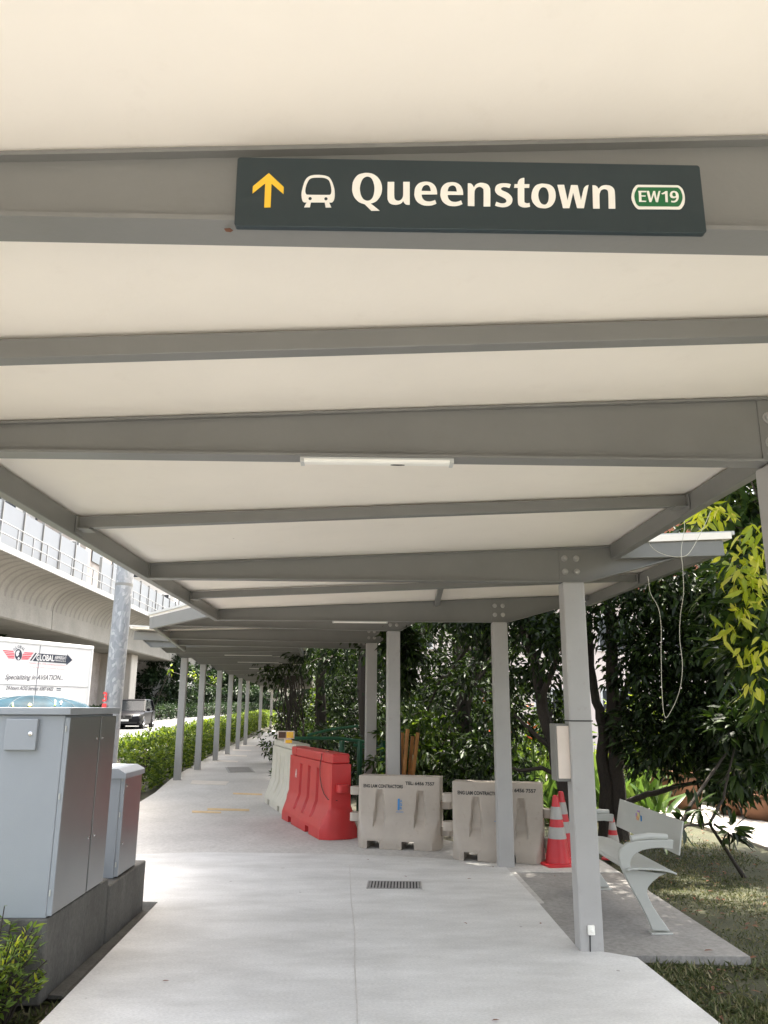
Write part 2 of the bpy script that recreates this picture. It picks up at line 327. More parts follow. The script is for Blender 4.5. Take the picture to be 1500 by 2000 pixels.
# ------------------------------------------------------------------ leaves
def leaf_mesh(name, pos, dirs, ups, ln, wd, mat, droop=.25, fine=False):
    pos = np.asarray(pos); N = len(pos)
    d = dirs/np.linalg.norm(dirs, axis=1, keepdims=True); s = np.cross(d, ups); s /= np.linalg.norm(s, axis=1, keepdims=True)+1e-9; u = np.cross(s, d)
    ln = np.broadcast_to(ln, (N,))[:, None]; wd = np.broadcast_to(wd, (N,))[:, None]
    if not fine:
        V = np.stack([pos, pos+d*ln*.45+s*wd*.5+u*wd*.22, pos+d*ln-u*ln*droop, pos+d*ln*.45-s*wd*.5+u*wd*.22], 1); k = 4
        Fc = np.array([[0, 1, 2], [0, 2, 3]])
    else:
        c = lambda t, w, h: pos+d*ln*t+s*wd*w+u*(wd*h)-u*ln*droop*t*t
        V = np.stack([c(0, 0, 0), c(.3, .45, .14), c(.65, .38, .12), c(1, 0, 0), c(.65, -.38, .12), c(.3, -.45, .14), c(.3, 0, 0), c(.65, 0, 0)], 1); k = 8
        Fc = np.array([[0, 1, 6], [0, 6, 5], [1, 2, 7], [1, 7, 6], [6, 7, 4], [6, 4, 5], [2, 3, 7], [7, 3, 4]])
    faces = (Fc[None]+(np.arange(N)*k)[:, None, None]).reshape(-1, 3)
    me = bpy.data.meshes.new(name); me.vertices.add(N*k); me.vertices.foreach_set('co', V.reshape(-1).astype(np.float32))
    nf = len(faces); me.loops.add(nf*3); me.polygons.add(nf)
    me.loops.foreach_set('vertex_index', faces.reshape(-1).astype(np.int32)); me.polygons.foreach_set('loop_start', np.arange(0, nf*3, 3, dtype=np.int32))
    me.update(calc_edges=True); me.validate(); me.materials.append(mat)
    if fine: me.polygons.foreach_set('use_smooth', [True]*nf)
    return me
def rdir(n, zb=0.):
    v = rng.normal(size=(n, 3)); v /= np.linalg.norm(v, axis=1, keepdims=True); v[:, 2] += zb; return v
def clump_pts(clumps, sprig=.16):
    """clumps: (centre, radii, n) -> leaf positions and outward directions, gathered in sprigs so that gaps stay open"""
    P = []; D = []
    for c, r, n in clumps:
        ns = max(1, n//9); q = rdir(ns); q /= np.linalg.norm(q, axis=1, keepdims=True); q *= (rng.random(ns)**.45)[:, None]
        sc = np.array(c)+q*np.array(r)
        idx = rng.integers(0, ns, n); off = rdir(n)*sprig*rng.random(n)[:, None]
        P.append(sc[idx]+off); dd = off/sprig+q[idx]*.5+rng.normal(size=(n, 3))*.25; dd[:, 2] -= .25; D.append(dd)
    return np.concatenate(P), np.concatenate(D)
def foliage(name, clumps, ln, wd, mat, parent=None, sprig=.16, droop=.25, fine=False, loc=None):
    p, d = clump_pts(clumps, sprig); n = len(p)
    if loc is not None: p = p-np.array(loc)
    ups = rng.normal(size=(n, 3))*.5+np.array([0, 0, 1.])
    me = leaf_mesh(name, p, d, ups, ln*(.6+.8*rng.random(n)), wd*(.6+.8*rng.random(n)), mat, droop, fine)
    return link(name, me, parent)
def wob(a, b, n=5, amp=.1):
    a = Vector(a); b = Vector(b); L = (b-a).length
    return [a.lerp(b, i/n)+(Vector(rng.normal(size=3)*amp*L*.3) if 0 < i < n else Vector((0, 0, 0))) for i in range(n+1)]
def tree(name, label, trunks, clumps, ln, wd, leaf, cat='tree', group=None, limbs=True, sprig=.18, fine=False, extra=None, seg=9):
    """trunks: list of (points, r0, r1); clumps in world coordinates"""
    base = Vector(trunks[0][0][0]); t = thing(name, label, cat, base, 0, group)
    b = MB()
    for pts, r0, r1 in trunks:
        n = len(pts); pts = [Vector(p)-base for p in pts]
        sm = []
        for i in range(n-1):
            for k in range(3):
                q = pts[i].lerp(pts[i+1], k/3); q += Vector(rng.normal(size=3)*r0*.12) if (i or k) else Vector((0, 0, 0)); sm.append(q)
        sm.append(pts[-1]); m = len(sm)
        rad = [r0+(r1-r0)*i/(m-1) for i in range(m)]
        if trunks[0][0] is not None and (sm[0].length < .3): rad[0] *= 1.35
        b.tube(sm, rad, seg)
    if limbs:
        ends = [(Vector(p[-1])-base, r1) for p, r0, r1 in trunks]; mids = [(Vector(p[len(p)//2])-base, (r0+r1)/2) for p, r0, r1 in trunks]
        for c, r, n in clumps:
            c = Vector(c)-base; e, er = min(ends+mids, key=lambda x: (x[0]-c).length+(0 if x[0].z < c.z+.4 else 2))
            if (e-c).length > .2: b.tube(wob(e, c, 5, .18), [er*.65*(1-.7*i/5) for i in range(6)], 6)
            for _ in range(2):
                q = c+Vector(rdir(1)[0]*np.array(r)*.75); b.tube(wob(c, q, 3, .2), [er*.25, er*.18, er*.12, er*.07], 4)
    b.build('trunk', M['bark'], t, smooth=True)
    foliage('crown', clumps, ln, wd, leaf, t, sprig, fine=fine, loc=base)
    if extra: extra(t, base)
    return t

# ------------------------------------------------------------------ ground
def road_shift(y): return .0014*max(0, y-55)**2
def hgt(x, y):
    r = min(.0115*max(0, y-17), 1.6)
    t = min(1, max(0, (-6.0-x)/1.2)); return r*t
xs = [-500, -200, -100, -60, -40, -30, -24, -20]+[-18+i*1.0 for i in range(11)]+[-7.6, -7.2, -6.9, -6.6, -6.3, -6, -5, -4, -3, -2, 0, 2, 4, 6, 9, 14, 20, 40, 100, 300, 500]
ys = [-200, -60, -20, -5, 0, 5, 10, 15, 17]+[20+i*4 for i in range(25)]+[130, 150, 200, 400, 900]
struct(ngrid('ground', M['soil'], xs, ys, lambda x, y: hgt(x, y)-.09))
# lawn to the right of the covered path
struct(ngrid('lawn', M['lawn'], [1.7, 2.2, 2.7, 3.2, 3.7, 4.2, 4.7, 5.2, 5.7, 6.2, 7, 8, 10, 14], [-6, -2, 1, 2, 3, 4, 5, 6, 7, 8, 9, 10, 11, 12, 13, 15, 20], lambda x, y: -.055+.018*math.sin(x*3.1+y)*math.sin(y*2.3-x)))
def ribbon(name, pts, z, mat, th=.1, kind=True, zf=None):
    """flat slab from a plan polygon"""
    b = MB(); n = len(pts); top = [(x, y, z+(zf(x, y) if zf else 0)) for x, y in pts]; bot = [(x, y, q-th) for x, y, q in top]
    b.add(top+bot, [tuple(range(n)), tuple(range(2*n-1, n-1, -1))]+[(i, i+n, (i+1) % n+n, (i+1) % n) for i in range(n)])
    o = b.build(name, mat, None)
    return struct(o) if kind else o
PL = [(-1.71, 7.3), (-2.75, 7.42), (-3.25, 9.2), (-3.6, 12.0), (-3.8, 14.2), (-3.95, 16), (-4.35, 19), (-4.75, 23.5), (-5.25, 30), (-5.75, 38), (-6.25, 50), (-6.4, 58)]
PR = [(-4.6, 58), (-4.35, 50), (-3.4, 36), (-2.3, 24), (-1.45, 17), (-.5, 13.6), (.6, 11.2), (1.5, 9.9), (2.6, 9.3), (2.6, 8.6), (1.55, 8.6)]
new_edge = [(1.49, 8.92), (1.2, 9.12), (.7, 9.35), (0, 9.52), (-.7, 9.6), (-1.75, 9.66), (-2.6, 9.5), (-2.7, 7.42)]
ribbon('path', PL+PR+[(1.55, 7.3)], -.004, M['path'])
ribbon('pavement', [(-1.71, -9), (-1.66, 4.7), (-1.71, 7.3)]+new_edge[::-1]+[(1.50, 7.4), (1.49, 6.0), (1.83, 5.77), (1.89, 4.6), (1.93, -9)], 0., M['slab'], .12)
ribbon('bench_pad', [(1.38, 5.86), (2.61, 5.82), (2.62, 9.2), (1.40, 9.2)], -.010, M['pad'], .1)
# thin joint running along the slab and narrow soil strip by the plinth
jb = MB(); jp = [gnd(*p) for p in ((683, 1690), (686, 1760), (693, 1820), (693, 1890), (697, 1960), (699, 2040))]
for a, c in zip(jp[:-1], jp[1:]): jb.bar(a+Vector((0, 0, .0005)), c+Vector((0, 0, .0005)), .006, .003)
struct(jb.build('pavement_joint', M['path']))
g1 = [(4.75, 13.8), (5.0, 13.0), (4.9, 10.9), (4.6, 9.5), (4.2, 7), (5.3, 6), (6.0, 10), (6.2, 12.3), (6.3, 14), (6.2, 18), (5.2, 18)]
g1 = [(4.55, 14.5), (4.72, 13.1), (4.84, 12.0), (4.86, 10.9), (4.9, 9.5), (5.0, 6), (6.1, 6), (6.0, 9.5), (5.98, 12.2), (5.9, 14.5), (5.4, 20), (4.1, 20)]
ribbon('garden_path', g1, -.01, M['garden_path'], .09)
# worn yellow markings and pale bands on the path
def strip_px(name, pxs, mat, z=.0005):
    pts = [gnd(*p) for p in pxs]; return ribbon(name, [(p.x, p.y) for p in pts], z, mat, .0035)
for q in (((375, 1583), (432, 1585), (432, 1588), (375, 1587)), ((405, 1578), (487, 1580), (487, 1584), (405, 1582)), ((455, 1548), (512, 1550), (512, 1553), (455, 1551))):
    strip_px('path_marking', q, M['line'])
for q in (((375, 1524), (448, 1526), (440, 1533), (372, 1531)), ((420, 1484), (466, 1486), (463, 1489), (418, 1487)), ((440, 1473), (483, 1475), (481, 1478), (438, 1476)), ((455, 1463), (492, 1465), (490, 1467), (454, 1466)), ((468, 1455), (510, 1456), (509, 1458), (467, 1457))):
    strip_px('path_band', q, M['pale_line'])
# road with kerbs and lane markings
ry = [-30, -10, 0, 10, 17]+[21+4*i for i in range(25)]+[125, 140, 165]
def road_strip(name, x0, x1, y0, y1, z, mat, n=8):
    yy = [y0+(y1-y0)*i/n for i in range(n+1)] if y1-y0 < 20 else [y for y in ry if y0 <= y <= y1]
    vs = []; fs = []
    for y in yy:
        for x in (x0, x1): vs.append((x+road_shift(y), y, hgt(-9, y)+z))
    for i in range(len(yy)-1): fs.append((2*i, 2*i+1, 2*i+3, 2*i+2))
    b = MB(); b.add(vs, fs); return struct(b.build(name, mat, None, fix=False))
road_strip('road', -16.6, -7.3, -30, 165, -.06, M['asphalt'])
for y in range(-10, 110, 7): road_strip('lane_marking', -10.4, -10.27, y, y+2.8, -.055, M['road_white'], 2)
for y in range(-8, 110, 7): road_strip('lane_marking', -13.6, -13.47, y, y+2.8, -.055, M['road_white'], 2)
def kerb(name, x, y0, y1, w, mats, seg):
    y = y0; i = 0
    b = [MB(), MB()]
    while y < y1:
        s = road_shift(y+seg/2); z = hgt(-9, y+seg/2)
        b[i % 2].box(x+s-w/2, x+s+w/2, y, y+seg-.01, z-.08, z+.07); y += seg; i += 1
    struct(b[0].build(name, mats[0], bevel=.01)); struct(b[1].build(name, mats[1], bevel=.01))
kerb('kerb', -7.22, -20, 100, .16, (M['kerb'], M['kerb']), .9)
kerb('median_kerb', -16.68, 20, 120, .18, (M['kerb'], M['kerb_dark']), .9)

# ------------------------------------------------------------------ covered walkway
def roofplane(z0, k): return lambda x: z0+k*x
def rafter(par, y, xL, xP, xR, rz, hL, zb, tip=.06, fl=.09, bolts=True):
    b = MB(); top = lambda x: rz(x)-.006
    s = 1 if xR > xP else -1
    web = [(xL, top(xL)), (xR, top(xR)), (xR, top(xR)-tip), (xP+.1*s, zb), (xP-.1*s, zb), (xL, top(xL)-hL)]
    b.prism(web, y-.005, y+.005, 'y')
    low = [(xL, top(xL)-hL), (xP-.1*s, zb), (xP+.1*s, zb), (xR, top(xR)-tip)]
    for (a, c) in zip(low[:-1], low[1:]):
        b.prism([(a[0], a[1]-.011), (c[0], c[1]-.011), (c[0], c[1]-.001), (a[0], a[1]-.001)], y-fl/2, y+fl/2, 'y')
    b.prism([(xL, top(xL)-.010), (xR, top(xR)-.010), (xR, top(xR)), (xL, top(xL))], y-.027, y+.027, 'y')
    b.box(xL-.004 if s > 0 else xL-.008, xL+.008 if s > 0 else xL+.004, y-.05, y+.05, top(xL)-hL-.012, top(xL)-.011)
    b.box(xP-.085, xP+.085, y-.011, y-.0055, zb+.001, top(xP)-.013)
    r = b.build('rafter', M['steel'], par)
    if bolts:
        h = rz(xP)-zb
        for dx in (-.045, .045):
            for dz in (.28*h, .66*h):
                m = MB(); m.lathe([(.021, -.016), (.021, -.012), (.016, -.012), (.016, -.004), (.0, -.0035)][::-1] if 0 else [(.025, 0), (.025, -.005), (.020, -.006), (.019, -.020), (.012, -.024)], (xP+dx, y-.011, zb+dz), 12, 'y')
                m.build('bolt', M['bolt'], r, smooth=True)
    return r
def purlin(par, y, xL, xR, rz, w=.055, h=.075):
    b = MB(); b.prism([(xL, rz(xL)-h), (xR, rz(xR)-h), (xR, rz(xR)-.012), (xL, rz(xL)-.012)], y-w/2, y+w/2, 'y')
    for x, s in ((xL, 1), (xR, -1)):
        b.box(min(x, x+.008*s), max(x, x+.008*s), y-.075, y+.065, rz(x)-h-.035, rz(x)-.014)
        b.box(min(x, x+.075*s), max(x, x+.075*s), y-.06, y+.05, rz(x)-h-.012, rz(x)-h-.003)
    return b.build('purlin', M['steel'], par, bevel=.003)
def post(par, x, y, zt, w=.165, d=.15, z0=-.02, mat=None):
    b = MB(); b.box(x-w/2, x+w/2, y-d/2, y+d/2, z0, zt-.013)
    return b.build('post', mat or M['steel_post'], par, bevel=.012)
def edge_beam(par, a, c, rz, h=.11, w=.055):
    a = Vector((a[0], a[1], rz(a[0])-h/2-.012)); c = Vector((c[0], c[1], rz(c[0])-h/2-.012)); b = MB(); b.bar(a, c, w, h)
    return b.build('edge_beam', M['steel'], par, bevel=.004)
def roof_sheet(par, plan, rz, th=.05):
    n = len(plan); b = MB(); lo = [(x, y, rz(x)) for x, y in plan]; hi = [(x, y, z+th) for x, y, z in lo]
    b.add(lo+hi, [tuple(range(n)), tuple(range(2*n-1, n-1, -1))]+[(i, i+n, (i+1) % n+n, (i+1) % n) for i in range(n)])
    rp = b.build('roof_panel', M['ceiling'], par)
    e = MB(); cx = sum(p[0] for p in plan)/n; cy = sum(p[1] for p in plan)/n
    for i in range(n):
        (x0, y0), (x1, y1) = plan[i], plan[(i+1) % n]
        d = Vector((x1-x0, y1-y0, 0)); nrm = Vector((d.y, -d.x, 0)).normalized(); mid = Vector(((x0+x1)/2-cx, (y0+y1)/2-cy, 0))
        if nrm.dot(mid) < 0: nrm = -nrm
        o = nrm*.014; e.bar(Vector((x0, y0, rz(x0)+th-.004))+o, Vector((x1, y1, rz(x1)+th-.004))+o, .022, .028)
    e.build('edge_trim', M['roof_edge'], rp)
    return rp
def tube_light(x, y, z, L, rz, label, w=.05):
    t = thing('tube_light', label, 'light', (x, y, z), rz, 'batten lamps under the walkway rafters')
    b = MB(); b.box(-L/2, L/2, -w/2, w/2, -.006, 0); b.box(-L/2, -L/2+.014, -w/2-.001, w/2+.001, -.019, -.0062); b.box(L/2-.014, L/2, -w/2-.001, w/2+.001, -.019, -.0062); b.build('housing', M['roof_edge'], t)
    p = MB(); p.prism([(-w/2+.002, -.0063), (w/2-.002, -.0063), (w/2-.004, -.014), (w/4, -.018), (-w/4, -.018), (-w/2+.004, -.014)], -L/2+.015, L/2-.015, 'x'); p.build('diffuser', M['tube'], t)
    return t
rA = roofplane(2.731, .0497)
A = thing('covered_walkway', 'grey steel walkway shelter with cream ceiling straight overhead, nearest of the shelters', 'shelter', (0, 0, 0), 0, 'covered walkway shelters')
roof_sheet(A, [(-1.70, ROOF_BACK := -.6), (1.99, ROOF_BACK), (1.99, 5.88), (2.80, 5.88), (2.66, 9.02), (-1.70, 9.02)], rA)
for y in (-.07, 1.43, 2.93): rafter(A, y, -1.632, 1.63, 1.86, rA, .105, 2.54, .13); post(A, 1.63, y, 2.54)
rafter(A, 5.98, -1.632, 1.57, 2.64, rA, .105, 2.54, .05); post(A, 1.57, 5.98, 2.54)
rafter(A, 8.9, -1.632, 1.50, 2.52, rA, .105, 2.54, .05); post(A, 1.50, 8.9, 2.54)
for y in (.7, 2.24, 4.45): purlin(A, y, -1.63, 1.86, rA)
purlin(A, 7.45, -1.63, 2.58, rA)
edge_beam(A, (-1.66, ROOF_BACK), (-1.66, 8.98), rA); edge_beam(A, (1.89, ROOF_BACK), (1.89, 5.9), rA); edge_beam(A, (2.68, 5.95), (2.55, 9.0), rA)
_b = MB(); _b.bar((1.93, 5.915, rA(2.3)-.075), (2.74, 5.915, rA(2.3)-.045), .03, .12); _b.build('end_fascia', M['steel'], A, bevel=.004)
_b = MB(); _b.bar((.72, 7.5, rA(.8)-.045), (.80, 8.86, rA(.8)-.045), .05, .05); _b.build('brace', M['steel'], A)
# small box and strap on the nearest visible post
# second, turned section
B_ang = R_(7.5); BO = Vector((.38, 10.7, 0))
rB = roofplane(2.86, .045)
B = thing('covered_walkway', 'darker walkway shelter turned left beyond the bench, its fascia jutting out over the road side', 'shelter', BO, B_ang, 'covered walkway shelters')
Bi = Matrix.Rotation(-B_ang, 4, 'Z')@Matrix.Translation(-BO)
def bl(x, y): q = Bi@Vector((x, y, 0)); return (q.x, q.y)
Bplan = [bl(-1.72, 9.06), bl(1.95, 9.06), bl(.95, 10.6), (.42, 2.1), (.42, 5.0), (-3.2, 5.0), (-3.2, .2)]
roof_sheet(B, Bplan, rB)
for y in (0, 2.1): rafter(B, y, -3.12, 0, .34, rB, .105, 2.6, .12); post(B, 0, y, 2.6)
rafter(B, 3.4, -3.12, 0, .34, rB, .105, 2.6, .12)
purlin(B, 1.05, -3.12, .34, rB); purlin(B, -.9, -2.3, .7, rB)
edge_beam(B, (-3.15, .05), (-3.15, 4.95), rB); edge_beam(B, bl(-1.74, 9.1), (-3.15, .05), rB, .15)
edge_beam(B, bl(1.86, 9.1), (.5, .1), rB)
# third section along the road hedge, posts on the road side
C_ang = R_(3.07); CO = Vector((-4.15, 18.72, 0)); rC = roofplane(2.99, -.045)
C = thing('covered_walkway', 'long dim walkway shelter on slim posts along the clipped roadside hedge, farthest of the shelters', 'shelter', CO, C_ang, 'covered walkway shelters')
roof_sheet(C, [(-.45, -3.6), (2.75, -3.6), (2.75, 35), (-.45, 35)], rC)
Cy = [0, 3.0, 6.65, 9.88, 13.3, 16.6, 24.7, 34.3]
for y in Cy: post(C, 0, y, 2.69, .15, .15)
for y in [-3.3, -1.7]+Cy+[19.6, 22.2, 27.5, 30.5]: rafter(C, y, 2.66, 0, -.36, rC, .105, 2.69, .1, bolts=False)
for y in (-2.5, -.85, 1.5, 4.8, 8.2): purlin(C, y, -.36, 2.66, rC)
edge_beam(C, (-.40, -3.3), (-.40, 35), rC, .13); edge_beam(C, (2.70, -3.3), (2.70, 35), rC, .13)
_b = MB(); _b.bar((-.42, -3.37, rC(0)-.10), (2.7, -3.37, rC(2)-.10), .03, .15); _b.build('end_fascia', M['steel'], C, bevel=.004)
# lamps
p0, p1 = at(587, 905, 2.93), at(885, 912, 2.93)
tube_light((p0.x+p1.x)/2, 2.93, 2.528, p1.x-p0.x, 0, 'white batten lamp with a dark bug stain, under the third rafter beyond the station sign', .06)
_b = MB(); _b.prism(ell(.08, .004, .028, .007, 12), -.0195, -.0184, 'z'); _b.build('bug_stain', M['black'], bpy.data.objects['tube_light'])
p0, p1 = at(650, 1196, 8.9), at(757, 1198, 8.9)
tube_light((p0.x+p1.x)/2, 8.9, 2.528, p1.x-p0.x, 0, 'slim bright batten lamp under the rafter carried by the post among the beige barriers', .05)
cm = Matrix.Translation(CO)@Matrix.Rotation(C_ang, 4, 'Z')
for i, (y, lab) in enumerate(((-3.3, 'batten lamp under the front rafter of the long far shelter'), (0, 'batten lamp above the first slim roadside post of the far shelter'), (3.0, 'batten lamp in line with the second slim roadside post'), (6.65, 'batten lamp in line with the third slim roadside post'), (9.88, 'batten lamp in line with the fourth slim roadside post'), (13.3, 'small distant batten lamp deepest inside the far shelter'))):
    q = cm@Vector((1.45, y, 0)); tube_light(q.x, q.y, 2.69-.013+.02-.0, 1.1, C_ang, lab, .06).location.z = rC(1.45)-.125-(.04)

# ------------------------------------------------------------------ station sign
SG0 = 1.364
c00 = at(462, 306, SG0); c10 = at(1371, 320, SG0); c01 = at(458, 440, SG0)
SW = 1378-459; sw = (at(1374, 388, SG0)-at(461, 373, SG0)).length; sh = (c00-c01).length
sctr = at(461, 373, SG0); sdir = (at(1374, 388, SG0)-sctr).normalized()
sd = Vector((sdir.x, 0, sdir.z)).normalized()
sg = thing('station_sign', 'long dark green direction sign with yellow arrow fixed across the nearest visible rafter', 'sign', (sctr.x, SG0+.004, sctr.z-sh/2))
SM = Matrix(((sd.x, -sd.z, 0, 0), (0, 0, -1, 0), (sd.z, sd.x, 0, 0), (0, 0, 0, 1)))  # plane: x along, y up, z towards the viewer
b = MB(); b.T = SM; b.prism(rrect(0, sw, 0, sh, .006), -.010, .004, 'z'); b.build('panel', M['sign_dark'], sg, bevel=.0012)
SGY = 1.364
def sgl(px, py):
    q = at(px, py, SGY)-Vector((sctr.x, SGY, sctr.z-sh/2)); return (q.x*sd.x+q.z*sd.z, -q.x*sd.z+q.z*sd.x)
def glyph_pts(pts, tf):
    n = len(pts); out = []; C_ = [len(p) > 2 for p in pts]
    for i in range(n):
        p0, p1, p2, p3 = [np.array(pts[(i+k) % n][:2], float) for k in (-1, 0, 1, 2)]
        if C_[i] and C_[(i+1) % n]: out.append(p1); continue
        if C_[i]: p0 = p1
        if C_[(i+1) % n]: p3 = p2
        for k in range(5):
            u = k/5; out.append(.5*((2*p1)+(p2-p0)*u+(2*p0-5*p1+4*p2-p3)*u*u+(3*p1-p0-3*p2+p3)*u**3))
    return [sgl(*tf(*p)) for p in out]
def filled(name, contours, mat, parent, dep, Mx=None):
    c = bpy.data.curves.new('outline', 'CURVE'); c.dimensions = '2D'; c.fill_mode = 'BOTH'; c.extrude = .0004
    for pts in contours:
        sp_ = c.splines.new('POLY'); sp_.points.add(len(pts)-1); sp_.use_cyclic_u = True
        for q, p in zip(sp_.points, pts): q.co = (p[0], p[1], 0, 1)
    o = bpy.data.objects.new('outline', c); COL.objects.link(o)
    me = bpy.data.meshes.new_from_object(o.evaluated_get(bpy.context.evaluated_depsgraph_get())); bpy.data.objects.remove(o); bpy.data.curves.remove(c)
    me.transform((Mx or SM)@Matrix.Translation((0, 0, dep))); me.name = name; me.materials.clear(); me.materials.append(mat)
    return link(name, me, parent)
k = 1
z1 = lambda x, y: (680+x/5.556, 330+y/5.556)
z2 = lambda x, y: (940+x/5.556, 330+y/5.556)
z3 = lambda x, y: (1220+x/11.54, 350+y/11.54)
z4 = lambda x, y: (480+x/7.895, 330+y/7.895)
cr = lambda *p: [(*q, 1) for q in p]
filled('arrow', [glyph_pts(cr((357, 70), (587, 285), (583, 395), (398, 232), (384, 600), (286, 600), (302, 228), (105, 385), (112, 275)), z4)], M['sign_yellow'], sg, .0052)
dots = [[(cx+26*math.cos(R_(a)), cy+26*math.sin(R_(a))) for a in range(0, 360, 30)] for cx, cy in ((993, 463), (1237, 466))]
filled('train_symbol', [glyph_pts([(1115, 98), (1220, 110), (1290, 140), (1335, 215), (1365, 310), (1373, 400), (1365, 470), (1340, 515), (1320, 523, 1), (1285, 523, 1), (1320, 600, 1), (1232, 600, 1), (1218, 523, 1), (1005, 521, 1), (990, 597, 1), (900, 597, 1), (940, 521, 1), (895, 518), (870, 480), (860, 400), (872, 320), (905, 210), (950, 140), (1020, 107)], z4),
    glyph_pts([(1115, 140), (1210, 145), (1275, 175), (1305, 240), (1320, 320), (1318, 375), (1300, 403), (1260, 408), (970, 405), (935, 395), (920, 365), (922, 310), (945, 230), (980, 170), (1030, 145)], z4)]+[glyph_pts(d, z4) for d in dots], M['sign_white'], sg, .0052)
ge = [[(965, 281, 1), (796, 281, 1), (805, 320), (835, 350), (880, 358), (920, 350), (942, 340, 1), (957, 380, 1), (915, 397), (860, 403), (800, 393), (745, 355), (720, 300), (718, 265), (730, 205), (770, 160), (830, 143), (890, 150), (935, 180), (960, 230)], [(796, 243, 1), (897, 246, 1), (890, 210), (875, 185), (850, 177), (820, 187), (803, 212)]]
glyphs = [(z1, [[(43, 215), (55, 140), (100, 75), (160, 52), (210, 48), (265, 58), (320, 95), (355, 150), (368, 215), (355, 285), (315, 345), (275, 370), (242, 378, 1), (342, 458, 1), (252, 458, 1), (178, 385, 1), (120, 365), (70, 315), (48, 260)], [(127, 215), (140, 150), (165, 105), (208, 86), (250, 103), (275, 150), (285, 215), (275, 290), (250, 335), (208, 350), (165, 332), (138, 285)]]),
    (z1, [[(428, 145, 1), (500, 145, 1), (500, 295), (510, 335), (540, 350), (572, 340), (592, 310), (597, 270), (597, 145, 1), (668, 145, 1), (668, 393, 1), (630, 390), (608, 372), (597, 352, 1), (570, 380), (515, 393), (460, 380), (432, 345), (426, 290)]]),
    (z1, ge), (z1, [[(p[0]+282, p[1]+5, *p[2:]) for p in c] for c in ge]),
    (z2, [[(-147, 160, 1), (-118, 162), (-95, 180), (-82, 205, 1), (-60, 175), (-20, 157), (20, 157), (65, 172), (90, 205), (97, 255), (97, 411, 1), (24, 411, 1), (24, 245), (15, 215), (-15, 198), (-50, 208), (-70, 235), (-75, 280), (-75, 408, 1), (-147, 405, 1)]]),
    (z2, [[(320, 172, 1), (305, 212, 1), (275, 203), (240, 200), (217, 210), (214, 225), (230, 240), (280, 262), (320, 295), (337, 335), (325, 380), (285, 410), (235, 419), (180, 412), (148, 400, 1), (162, 360, 1), (200, 375), (235, 378), (262, 370), (272, 352), (262, 330), (225, 308), (175, 280), (150, 245), (150, 215), (165, 182), (205, 163), (255, 160), (295, 164)]]),
    (z2, [[(395, 170, 1), (395, 150), (410, 122), (435, 106), (466, 101, 1), (466, 170, 1), (520, 170, 1), (518, 209, 1), (466, 209, 1), (466, 350), (475, 370), (495, 377), (522, 373, 1), (528, 414, 1), (490, 421), (450, 420), (415, 405), (397, 370), (395, 209, 1), (354, 209, 1), (360, 170, 1)]]),
    (z2, [[(543, 295), (555, 235), (590, 185), (640, 166), (685, 166), (745, 178), (790, 220), (806, 290), (795, 355), (760, 405), (715, 427), (670, 430), (610, 418), (565, 375), (547, 335)], [(617, 292), (625, 245), (645, 212), (672, 202), (705, 215), (725, 255), (731, 300), (725, 350), (708, 382), (682, 393), (650, 380), (628, 345)]]),
    (z2, [[(824, 177, 1), (897, 177, 1), (934, 345, 1), (972, 180, 1), (1043, 180, 1), (1080, 345, 1), (1108, 225), (1122, 200), (1140, 185), (1163, 178, 1), (1112, 429, 1), (1038, 429, 1), (995, 262, 1), (955, 429, 1), (885, 429, 1)]]),
    (z2, [[(1204, 182, 1), (1232, 184), (1255, 198), (1270, 220, 1), (1300, 192), (1345, 180), (1395, 187), (1432, 215), (1447, 265), (1452, 435, 1), (1380, 435, 1), (1376, 275), (1366, 235), (1335, 222), (1300, 235), (1284, 270), (1280, 300), (1283, 434, 1), (1211, 434, 1)]])]
filled('lettering', [glyph_pts(c, tf) for tf, cs in glyphs for c in cs], M['sign_white'], sg, .0052)
bd = filled('station_badge', [glyph_pts([(300, 135, 1), (1150, 145, 1), (1190, 148), (1240, 172), (1310, 250), (1352, 410), (1340, 560), (1285, 655), (1245, 684), (1215, 690, 1), (320, 685, 1), (285, 672), (230, 620), (165, 500), (150, 390), (180, 250), (235, 168), (265, 143)], z3)], M['sign_white'], sg, .0050)
filled('badge_face', [glyph_pts([(310, 198, 1), (1175, 205, 1), (1210, 222), (1255, 275), (1290, 380), (1290, 470), (1255, 570), (1215, 620), (1185, 630, 1), (325, 622, 1), (300, 610), (250, 555), (215, 430), (220, 330), (262, 238), (285, 208)], z3)], M['sign_green'], bd, .0062)
filled('badge_lettering', [glyph_pts(c, z3) for c in (cr((295, 288), (472, 290), (468, 318), (358, 318), (362, 388), (460, 392), (458, 416), (365, 414), (368, 508), (475, 512), (470, 535), (312, 533), (305, 340), (300, 312)),
    [(478, 290, 1), (535, 290, 1), (580, 468, 1), (630, 292, 1), (672, 292, 1), (708, 470, 1), (745, 310), (765, 292), (792, 290, 1), (738, 540, 1), (692, 540, 1), (645, 375, 1), (590, 538, 1), (545, 538, 1)],
    [(815, 345, 1), (850, 330), (905, 294, 1), (950, 294, 1), (960, 540, 1), (905, 540, 1), (897, 352, 1), (835, 364, 1)],
    [(1005, 375), (1015, 330), (1045, 300), (1100, 290), (1160, 310), (1192, 355), (1203, 420), (1192, 480), (1160, 525), (1100, 548), (1035, 540, 1), (1038, 508, 1), (1080, 515), (1125, 500), (1148, 460), (1148, 435, 1), (1120, 447), (1080, 452), (1035, 440), (1010, 410)],
    [(1057, 370), (1068, 332), (1100, 320), (1128, 338), (1140, 380), (1135, 408), (1100, 415), (1070, 405)])], M['sign_white'], bd, .0074)
